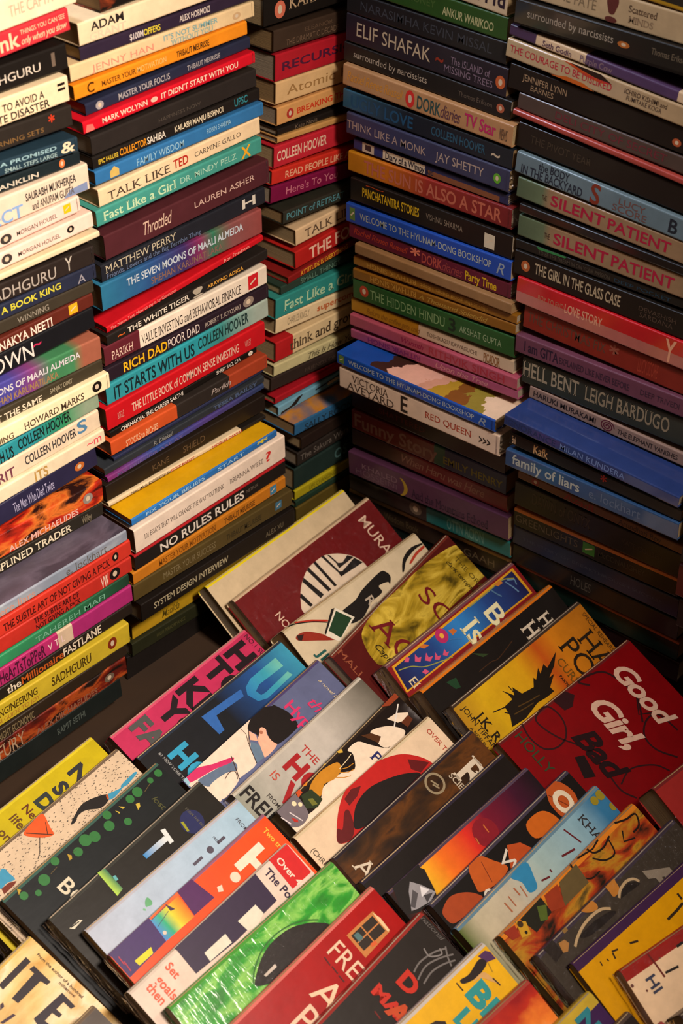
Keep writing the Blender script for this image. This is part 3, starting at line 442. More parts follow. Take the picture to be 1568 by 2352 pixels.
 ['2E2420', [-0.0903, -0.0811], -0.0802, 0.2, 0.0156, -0.03, [['FRIENDS OF', 0.0537, 0.104, 0.3, 0.6, '4A3C34', 'n']], 'brown black paperback above the thin red one'],
 ['9A1822', [-0.0836, -0.1006], -0.0261, 0.2, 0.008, -0.03, [], 'thin ruby red paperback without lettering'],
 ['P:bluetree', [-0.079, -0.1185], -0.0023, 0.2, 0.0119, -0.03, [], 'light blue paperback with black branch print'],
 ['2A5A80', [-0.0788, -0.1337], -0.0592, 0.2, 0.0147, -0.006, [['SALLY ROONEY', 0.016, 0.1107, 0.1, 0.6, '1F3444', 'b']], 'blue paperback with orange boat print jutting forward'],
 ['241A15', [-0.0635, -0.1614], 0.0021, 0.2, 0.0151, -0.01, [], 'dark brown paperback under the blue one'],
 ['2A2420', [-0.0635, -0.1871], 0.0137, 0.2, 0.0175, -0.016, [['The Sakura Wars', 0.005, 0.0861, 0.3, 0.75, '6A625A', 'n']], 'brown grey paperback with pale thin lettering'],
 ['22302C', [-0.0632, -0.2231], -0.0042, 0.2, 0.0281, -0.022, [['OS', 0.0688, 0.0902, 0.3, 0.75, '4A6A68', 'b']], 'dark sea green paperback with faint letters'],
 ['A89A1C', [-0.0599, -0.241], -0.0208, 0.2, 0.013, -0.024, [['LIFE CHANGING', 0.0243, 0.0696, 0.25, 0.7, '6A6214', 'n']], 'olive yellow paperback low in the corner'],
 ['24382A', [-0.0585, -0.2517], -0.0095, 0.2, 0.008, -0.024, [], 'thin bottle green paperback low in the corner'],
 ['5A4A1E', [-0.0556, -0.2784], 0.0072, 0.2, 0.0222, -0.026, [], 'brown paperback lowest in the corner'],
]),
('D', 'R', 'dim stack by the corner', [  # colours here are set darker, the pile's shade mixed in
 ['P:bluep', [-0.0106, 0.3598], -0.0575, 0.1851, 0.0243, 0.0, [['BLUEPRINTS', 0.0851, 0.1827, 0.25, 0.92, '2A1E2C', 'f']], 'cream paperback with heavy dark violet letters, topmost'],
 ['2A4A1E', [-0.0097, 0.3334], -0.0309, 0.1861, 0.0211, 0.0, [['MONEY', 0.0731, 0.1061, 0.4, 0.7, '3F5A2A', 'b'], ['ANKUR WARIKOO', 0.1142, 0.1718, 0.25, 0.6, 'A8A878', 'b']], 'green paperback with pale capitals'],
 ['1F1D1E', [-0.009, 0.3109], -0.0195, 0.1869, 0.0199, 0.0, [['NARASIMHA KEVIN MISSAL', 0.0169, 0.1713, 0.3, 0.72, '3A3C42', 'n']], 'charcoal paperback with shadowy grey capitals'],
 ['262028', [-0.0098, 0.2834], -0.0299, 0.1906, 0.0271, 0.0, [['ELIF SHAFAK', 0.0133, 0.1032, 0.3, 0.78, 'B8A488', 'n'], ['The ISLAND of', 0.1267, 0.172, 0.5, 0.75, '7A6878', 'r'], ['MISSING TREES', 0.1196, 0.1754, 0.18, 0.42, '7A6878', 'r'], ['o', 0.1783, 0.189, 0.25, 0.7, 'B85A30', 'b'], ['~', 0.1094, 0.1186, 0.3, 0.8, '8A3020', 'b']], 'violet black paperback with large cream capitals'],
 ['201D1B', [-0.012, 0.2637], -0.027, 0.1995, 0.0185, 0.0, [['surrounded by narcissists', 0.0123, 0.1029, 0.35, 0.7, 'A89A88', 'n'], ['Thomas Erikson', 0.1399, 0.1789, 0.35, 0.6, '5A5046', 'n'], ['o', 0.1839, 0.1927, 0.25, 0.7, 'A85A40', 'b']], 'charcoal paperback with lower case cream lettering'],
 ['AA8058', [-0.0083, 0.2419], -0.0249, 0.2036, 0.0209, 0.005, [['Rachel Renee Russell', 0.0051, 0.0754, 0.3, 0.75, 'C88A3A', 'i'], ['o', 0.0786, 0.0897, 0.1, 0.9, 'C8302C', 'b'], ['DORK', 0.0929, 0.1211, 0.2, 0.78, '2E4A48', 'b'], ['diaries', 0.1211, 0.1447, 0.2, 0.8, '5A3A44', 'i'], ['TV Star', 0.1493, 0.1853, 0.25, 0.8, 'B0285C', 'b'], ['NEWS', 0.1897, 0.1981, 0.2, 0.7, '5a4638', 'n']], 'peach paperback with cartoonish magenta and green lettering'],
 ['P:ugly', [-0.0094, 0.218], -0.015, 0.2056, 0.0195, 0.003, [['UGLY LOVE', 0.0103, 0.0886, 0.2, 0.78, '1F4A6A', 'b'], ['COLLEEN HOOVER', 0.1109, 0.1748, 0.3, 0.72, '2A5066', 'b'], ['~', 0.1818, 0.1917, 0.2, 0.8, 'B8A890', 'b']], 'blue black paperback with dark blue narrow capitals'],
 ['343650', [-0.0034, 0.1932], -0.0034, 0.199, 0.0221, 0.004, [['THINK LIKE A MONK', 0.0006, 0.1008, 0.3, 0.66, 'A08A80', 'n'], ['JAY SHETTY', 0.1125, 0.1695, 0.3, 0.68, 'A89488', 'n'], ['o', 0.1811, 0.1896, 0.25, 0.7, '5A9A2A', 'b']], 'slate violet paperback with beige capitals and green dot'],
 ['P:kid', [0.0029, 0.1774], 0.0012, 0.1905, 0.0111, 0.0, [['Diary of a Wimpy Kid', 0.0415, 0.1018, 0.2, 0.8, '2a2630', 'b']], 'navy paperback with white boxed lettering'],
 ['P:sun', [-0.0018, 0.1536], 0.0134, 0.2024, 0.021, 0.002, [['THE SUN IS ALSO A STAR', 0.0209, 0.1913, 0.2, 0.8, 'B0604A', 'b']], 'paperback fading from amber to dark red'],
 ['1A1512', [0.0019, 0.1231], 0.0163, 0.2023, 0.0245, 0.002, [['PANCHATANTRA STORIES', 0.0158, 0.0895, 0.35, 0.72, 'C8A21E', 'b'], ['VISHNU SHARMA', 0.0983, 0.1437, 0.4, 0.65, '7A6C5C', 'n'], ['#', 0.1699, 0.1823, 0.15, 0.75, 'C8BCA4', 'b'], ['~', 0.0205, 0.0435, 0.8, 0.98, 'A8421A', 'b']], 'black paperback with yellow capitals and orange flecks'],
 ['1F46A0', [-0.0015, 0.0984], 0.0337, 0.2086, 0.0207, 0.004, [['WELCOME TO THE HYUNAM-DONG BOOKSHOP', 0.0184, 0.1855, 0.35, 0.7, 'A8B0A8', 'n'], ['R', 0.1918, 0.201, 0.2, 0.75, '8A98A8', 'i'], ['#', 0.0048, 0.0119, 0.2, 0.85, '5A7A3A', 'n']], 'deep blue paperback with white capitals, higher of two alike'],
 ['5A1A2C', [0.0012, 0.0812], 0.0217, 0.2061, 0.0164, 0.002, [['Rachel Renee Russell', 0.006, 0.0783, 0.35, 0.75, 'A83C2A', 'i'], ['*', 0.0817, 0.0941, 0.1, 0.95, 'D87A60', 'b'], ['DORK', 0.0963, 0.1224, 0.2, 0.8, 'A84A40', 'b'], ['diaries', 0.1224, 0.148, 0.2, 0.8, '8A3A3A', 'i'], ['Party Time', 0.1512, 0.1895, 0.2, 0.75, 'C8A01E', 'b']], 'burgundy paperback with playful yellow lettering'],
 ['8A6844', [0.0146, 0.0691], 0.0247, 0.1994, 0.0114, 0.008, [], 'plain tan paperback without lettering'],
 ['8A5C1A', [0.0097, 0.0531], 0.048, 0.2092, 0.0096, 0.004, [['RITHVIK SINGH', 0.018, 0.0839, 0.25, 0.8, 'B08236', 'f'], ['about the good things I kept', 0.0896, 0.1746, 0.25, 0.7, 'B08236', 'f']], 'bronze paperback with tone on tone lettering, upper of two'],
 ['7E5216', [0.0097, 0.0371], 0.0683, 0.2091, 0.0113, 0.004, [['RITHVIK SINGH', 0.0235, 0.0849, 0.25, 0.8, 'B08236', 'f'], ['A Thousand Splendid', 0.0878, 0.176, 0.25, 0.7, 'A8843A', 'i']], 'bronze paperback with pale italics, lower of two'],
 ['224E24', [0.0095, 0.0135], 0.0551, 0.2093, 0.0228, 0.003, [['THE HIDDEN HINDU', 0.0237, 0.1236, 0.25, 0.72, '7A9A68', 'r'], ['3', 0.1281, 0.137, 0.2, 0.8, '16281a', 'b'], ['AKSHAT GUPTA', 0.1415, 0.1945, 0.3, 0.62, '8AA078', 'r'], ['o', 0.0092, 0.0213, 0.25, 0.8, 'A83A22', 'b']], 'leaf green paperback with pale serif capitals'],
 ['P:coffee', [0.0046, -0.0049], 0.046, 0.2131, 0.0147, 0.0, [['Before the coffee gets cold', 0.0216, 0.0948, 0.25, 0.7, '8A5A14', 'i'], ['TOSHIKAZU KAWAGUCHI', 0.1035, 0.1682, 0.35, 0.65, '6A5646', 'r'], ['PICADOR', 0.1764, 0.197, 0.15, 0.8, '8A5A30', 'R']], 'half amber half cream paperback with small lettering'],
 ['A24A5C', [0.0067, -0.0205], 0.0547, 0.2201, 0.0134, 0.004, [['Warmth', 0.0717, 0.101, 0.3, 0.75, '8A1A44', 'i'], ['RITHVIK SINGH', 0.1085, 0.2048, 0.2, 0.8, 'A03040', 'n']], 'rose pink paperback with dark red lettering, upper of two'],
 ['98486A', [0.0074, -0.0361], 0.0753, 0.2211, 0.0107, 0.003, [['RITHVIK SINGH', 0.0243, 0.0964, 0.25, 0.75, '7A2C64', 'f'], ['Upon the Tree', 0.1168, 0.1843, 0.25, 0.8, 'C08088', 'i']], 'mauve pink paperback with violet capitals, lower of two'],
 ['1648A0', [0.017, -0.05], 0.0339, 0.2095, 0.0142, 0.036, [['WELCOME TO THE HYUNAM-DONG BOOKSHOP', 0.0161, 0.1835, 0.35, 0.72, 'A8B4B8', 'n'], ['R', 0.189, 0.1987, 0.2, 0.75, '8A98A8', 'i'], ['#', 0.0025, 0.0099, 0.2, 0.85, '5A7A3A', 'n']], 'blue paperback jutting out, its painted cover partly showing'],
 ['D6BEA8', [0.0196, -0.0789], 0.0403, 0.2134, 0.0246, 0.034, [['VICTORIA', 0.0175, 0.0688, 0.5, 0.85, '4A3C34', 'r'], ['AVEYARD', 0.01, 0.076, 0.08, 0.44, '4A3C34', 'r'], ['RED QUEEN', 0.1183, 0.1784, 0.35, 0.65, 'A83A24', 'r'], ['E', 0.0855, 0.095, 0.15, 0.9, '2E2622', 'b'], ['>>>', 0.1883, 0.2025, 0.25, 0.65, '2e2622', 'b']], 'white paperback with grey serif capitals and red capitals'],
 ['2C1413', [0.0082, -0.1253], 0.0433, 0.2117, 0.0223, 0.0, [['SHATTERED', 0.0396, 0.1043, 0.3, 0.6, '5A201A', 'n']], 'shadowed dark red paperback under the white one'],
 ['P:funny', [0.0092, -0.1544], 0.062, 0.2147, 0.0247, 0.0, [['Funny Story', 0.0039, 0.1229, 0.2, 0.85, '8A6458', 'b'], ['EMILY HENRY', 0.1312, 0.2102, 0.25, 0.6, '7A741E', 'b']], 'half dark red half navy paperback with rounded lettering'],
 ['P:haru', [0.0102, -0.1758], 0.0604, 0.2171, 0.0205, 0.0, [['When Haru was Here', 0.0727, 0.1873, 0.3, 0.8, '8A6050', 'i']], 'dark red paperback with handwritten lettering'],
 ['4E2C44', [0.0119, -0.2127], 0.0904, 0.2249, 0.03, 0.006, [['KHALED', 0.0192, 0.0722, 0.45, 0.7, '7A5C6A', 'r'], ['HOSSEINI', 0.0093, 0.0722, 0.15, 0.42, '6A4C5E', 'r'], ['And the Mountains Echoed', 0.0924, 0.1984, 0.15, 0.5, '2E1C34', 'r'], [')', 0.076, 0.0874, 0.2, 0.75, 'A88A2A', 'b']], 'plum pink paperback with a small yellow crescent'],
 ['P:otter', [0.0073, -0.2411], 0.0932, 0.2295, 0.0203, -0.001, [['OTTN ACION', 0.1438, 0.1944, 0.2, 0.85, '5A8C88', 'b'], ['o', 0.09, 0.1078, 0.2, 0.95, '6A5C4C', 'b']], 'dark paperback with teal end and rounded letters'],
 ['P:wisdom', [0.002, -0.2749], 0.0883, 0.2353, 0.0264, -0.008, [['Wisdom Book', 0.0534, 0.1042, 0.25, 0.6, '5A4A34', 'n'], ['GAAH', 0.17, 0.2123, 0.25, 0.6, '6A5A44', 'n']], 'brown paperback with pale top edge'],
 ['182422', [0.003, -0.3041], 0.095, 0.2362, 0.026, -0.01, [], 'black green paperback, lowest of its pile'],
]),
('E', 'R', 'darkest tall stack', [  # shade over this pile is put into its darker cover colours
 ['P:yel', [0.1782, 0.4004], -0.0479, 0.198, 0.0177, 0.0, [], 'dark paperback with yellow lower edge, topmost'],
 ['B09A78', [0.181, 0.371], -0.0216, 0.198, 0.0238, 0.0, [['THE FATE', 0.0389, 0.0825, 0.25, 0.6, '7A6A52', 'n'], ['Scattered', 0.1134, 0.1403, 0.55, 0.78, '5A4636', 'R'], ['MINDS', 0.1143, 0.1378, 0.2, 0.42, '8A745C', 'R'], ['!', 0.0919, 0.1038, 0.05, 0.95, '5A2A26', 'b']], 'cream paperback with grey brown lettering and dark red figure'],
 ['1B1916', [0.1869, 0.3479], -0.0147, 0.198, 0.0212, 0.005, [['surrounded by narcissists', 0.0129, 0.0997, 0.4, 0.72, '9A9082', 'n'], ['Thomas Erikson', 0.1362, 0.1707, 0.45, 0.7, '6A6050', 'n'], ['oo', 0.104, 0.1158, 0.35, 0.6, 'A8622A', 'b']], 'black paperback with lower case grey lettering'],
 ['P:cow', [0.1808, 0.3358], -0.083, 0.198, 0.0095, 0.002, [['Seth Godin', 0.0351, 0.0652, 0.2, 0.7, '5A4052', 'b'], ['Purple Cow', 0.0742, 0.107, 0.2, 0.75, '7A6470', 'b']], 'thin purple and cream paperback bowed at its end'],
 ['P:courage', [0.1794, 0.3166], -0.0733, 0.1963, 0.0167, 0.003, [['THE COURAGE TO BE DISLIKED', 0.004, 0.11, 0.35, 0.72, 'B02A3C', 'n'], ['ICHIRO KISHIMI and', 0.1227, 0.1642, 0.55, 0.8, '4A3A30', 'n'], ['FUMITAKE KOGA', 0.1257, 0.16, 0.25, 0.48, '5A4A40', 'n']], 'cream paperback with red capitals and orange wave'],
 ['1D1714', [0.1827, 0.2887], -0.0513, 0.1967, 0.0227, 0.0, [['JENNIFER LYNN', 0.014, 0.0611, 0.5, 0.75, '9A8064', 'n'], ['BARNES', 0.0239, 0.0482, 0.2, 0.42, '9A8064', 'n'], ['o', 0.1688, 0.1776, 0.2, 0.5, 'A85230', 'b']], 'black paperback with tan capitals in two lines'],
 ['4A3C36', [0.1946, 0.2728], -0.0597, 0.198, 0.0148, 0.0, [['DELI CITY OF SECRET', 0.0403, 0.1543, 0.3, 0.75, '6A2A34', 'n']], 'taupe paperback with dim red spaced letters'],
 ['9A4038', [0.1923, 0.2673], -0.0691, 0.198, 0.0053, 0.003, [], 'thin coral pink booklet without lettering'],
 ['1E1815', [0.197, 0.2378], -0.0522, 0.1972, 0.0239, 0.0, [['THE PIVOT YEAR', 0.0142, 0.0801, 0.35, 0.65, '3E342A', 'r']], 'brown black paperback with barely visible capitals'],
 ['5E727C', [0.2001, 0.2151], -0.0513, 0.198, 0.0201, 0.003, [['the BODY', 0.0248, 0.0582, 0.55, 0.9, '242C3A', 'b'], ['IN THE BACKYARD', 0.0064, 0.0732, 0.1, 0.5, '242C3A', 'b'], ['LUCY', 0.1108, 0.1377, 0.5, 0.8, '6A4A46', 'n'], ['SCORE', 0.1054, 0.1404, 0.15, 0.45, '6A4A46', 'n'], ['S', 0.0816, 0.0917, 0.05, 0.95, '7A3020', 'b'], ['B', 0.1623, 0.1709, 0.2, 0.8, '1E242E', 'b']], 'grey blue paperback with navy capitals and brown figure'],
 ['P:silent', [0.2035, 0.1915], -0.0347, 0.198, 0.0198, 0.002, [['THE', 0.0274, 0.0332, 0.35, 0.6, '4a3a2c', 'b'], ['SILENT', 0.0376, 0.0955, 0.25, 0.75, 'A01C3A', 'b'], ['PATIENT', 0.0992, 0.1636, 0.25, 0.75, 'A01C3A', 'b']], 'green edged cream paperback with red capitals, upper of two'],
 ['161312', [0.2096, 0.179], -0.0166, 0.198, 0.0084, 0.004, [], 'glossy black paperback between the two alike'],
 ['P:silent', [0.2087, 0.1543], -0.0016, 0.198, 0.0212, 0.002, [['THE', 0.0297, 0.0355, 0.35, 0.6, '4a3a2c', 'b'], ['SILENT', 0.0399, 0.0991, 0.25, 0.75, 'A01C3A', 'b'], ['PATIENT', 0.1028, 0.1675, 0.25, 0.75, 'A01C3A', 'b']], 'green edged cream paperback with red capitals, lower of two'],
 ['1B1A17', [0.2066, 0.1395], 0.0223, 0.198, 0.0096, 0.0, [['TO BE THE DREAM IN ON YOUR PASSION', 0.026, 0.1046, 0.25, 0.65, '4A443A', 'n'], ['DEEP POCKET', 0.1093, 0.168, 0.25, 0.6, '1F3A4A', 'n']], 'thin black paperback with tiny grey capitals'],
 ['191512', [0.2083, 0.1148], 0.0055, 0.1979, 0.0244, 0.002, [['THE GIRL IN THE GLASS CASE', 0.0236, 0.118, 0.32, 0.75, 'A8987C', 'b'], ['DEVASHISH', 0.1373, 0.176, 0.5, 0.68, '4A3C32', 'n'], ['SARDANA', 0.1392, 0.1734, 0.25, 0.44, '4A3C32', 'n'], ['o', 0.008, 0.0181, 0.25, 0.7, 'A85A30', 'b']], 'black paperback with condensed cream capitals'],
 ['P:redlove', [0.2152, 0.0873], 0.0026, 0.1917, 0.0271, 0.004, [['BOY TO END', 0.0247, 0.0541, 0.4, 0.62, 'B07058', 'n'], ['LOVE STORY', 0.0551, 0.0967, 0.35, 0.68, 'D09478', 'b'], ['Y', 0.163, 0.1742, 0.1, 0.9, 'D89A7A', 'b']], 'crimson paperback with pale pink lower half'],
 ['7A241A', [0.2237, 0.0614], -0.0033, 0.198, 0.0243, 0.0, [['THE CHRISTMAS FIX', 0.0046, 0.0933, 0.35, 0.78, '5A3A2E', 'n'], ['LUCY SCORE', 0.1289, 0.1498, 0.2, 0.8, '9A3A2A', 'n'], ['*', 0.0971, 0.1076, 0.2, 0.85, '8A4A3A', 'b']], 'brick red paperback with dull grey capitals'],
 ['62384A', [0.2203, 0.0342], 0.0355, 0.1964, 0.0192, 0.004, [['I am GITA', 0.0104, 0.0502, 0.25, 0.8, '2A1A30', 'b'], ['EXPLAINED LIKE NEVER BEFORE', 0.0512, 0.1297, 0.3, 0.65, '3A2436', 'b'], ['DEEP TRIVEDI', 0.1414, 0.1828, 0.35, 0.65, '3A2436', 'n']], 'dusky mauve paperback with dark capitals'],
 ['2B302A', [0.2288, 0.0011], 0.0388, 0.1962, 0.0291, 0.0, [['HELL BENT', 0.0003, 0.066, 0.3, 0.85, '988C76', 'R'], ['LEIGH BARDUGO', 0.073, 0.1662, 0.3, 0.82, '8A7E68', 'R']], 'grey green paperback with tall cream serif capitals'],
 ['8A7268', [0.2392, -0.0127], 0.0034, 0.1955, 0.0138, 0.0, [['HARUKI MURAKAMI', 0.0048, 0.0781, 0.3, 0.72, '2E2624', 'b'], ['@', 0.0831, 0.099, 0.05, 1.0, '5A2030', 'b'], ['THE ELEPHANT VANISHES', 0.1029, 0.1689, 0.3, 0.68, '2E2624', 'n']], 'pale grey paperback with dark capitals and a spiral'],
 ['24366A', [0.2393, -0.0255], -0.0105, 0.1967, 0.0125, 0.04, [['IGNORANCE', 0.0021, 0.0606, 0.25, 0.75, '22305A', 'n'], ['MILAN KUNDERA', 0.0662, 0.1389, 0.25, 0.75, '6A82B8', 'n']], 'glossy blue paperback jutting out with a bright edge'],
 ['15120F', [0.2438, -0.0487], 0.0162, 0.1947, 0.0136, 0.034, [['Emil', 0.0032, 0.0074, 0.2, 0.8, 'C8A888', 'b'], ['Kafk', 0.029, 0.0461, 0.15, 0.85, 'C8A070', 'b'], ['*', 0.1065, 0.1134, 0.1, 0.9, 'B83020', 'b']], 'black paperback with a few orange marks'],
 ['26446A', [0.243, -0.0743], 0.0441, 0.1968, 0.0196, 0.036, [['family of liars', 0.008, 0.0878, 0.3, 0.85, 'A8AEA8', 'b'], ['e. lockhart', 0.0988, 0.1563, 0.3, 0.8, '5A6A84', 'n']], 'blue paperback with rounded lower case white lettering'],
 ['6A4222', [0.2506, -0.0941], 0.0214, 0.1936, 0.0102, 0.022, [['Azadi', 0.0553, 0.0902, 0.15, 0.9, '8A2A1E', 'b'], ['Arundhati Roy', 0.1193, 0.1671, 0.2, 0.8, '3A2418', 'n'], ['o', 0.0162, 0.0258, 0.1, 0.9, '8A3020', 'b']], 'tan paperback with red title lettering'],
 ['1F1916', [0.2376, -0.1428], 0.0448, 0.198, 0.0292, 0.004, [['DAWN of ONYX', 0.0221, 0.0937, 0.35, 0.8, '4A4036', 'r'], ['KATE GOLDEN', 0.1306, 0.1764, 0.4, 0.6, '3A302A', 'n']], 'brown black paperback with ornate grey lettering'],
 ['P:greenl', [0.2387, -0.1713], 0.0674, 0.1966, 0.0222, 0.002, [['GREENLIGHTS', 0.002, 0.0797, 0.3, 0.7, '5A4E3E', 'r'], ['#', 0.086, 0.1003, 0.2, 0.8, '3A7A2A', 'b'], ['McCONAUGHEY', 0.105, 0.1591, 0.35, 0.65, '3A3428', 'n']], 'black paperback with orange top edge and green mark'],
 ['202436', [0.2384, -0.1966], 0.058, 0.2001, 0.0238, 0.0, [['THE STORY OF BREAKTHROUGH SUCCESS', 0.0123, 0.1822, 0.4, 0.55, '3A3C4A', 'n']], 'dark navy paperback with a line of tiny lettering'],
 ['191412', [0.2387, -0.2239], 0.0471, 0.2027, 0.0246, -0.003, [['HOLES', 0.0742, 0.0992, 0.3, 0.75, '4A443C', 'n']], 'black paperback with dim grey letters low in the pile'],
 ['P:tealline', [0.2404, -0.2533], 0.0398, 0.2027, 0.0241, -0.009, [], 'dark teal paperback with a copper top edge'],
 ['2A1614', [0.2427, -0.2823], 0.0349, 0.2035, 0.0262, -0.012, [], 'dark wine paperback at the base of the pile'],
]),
('F', 'R', 'pile at the dark edge', [  # covers darkened as well, shade included in the colour
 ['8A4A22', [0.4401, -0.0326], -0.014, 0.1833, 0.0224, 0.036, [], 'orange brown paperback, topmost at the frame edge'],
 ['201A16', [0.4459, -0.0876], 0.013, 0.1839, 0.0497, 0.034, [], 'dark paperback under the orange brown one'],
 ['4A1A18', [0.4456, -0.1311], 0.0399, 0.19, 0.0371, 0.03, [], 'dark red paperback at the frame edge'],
 ['1A1614', [0.4508, -0.1696], 0.053, 0.19, 0.0334, 0.026, [], 'black paperback lowest at the frame edge'],
]),
]
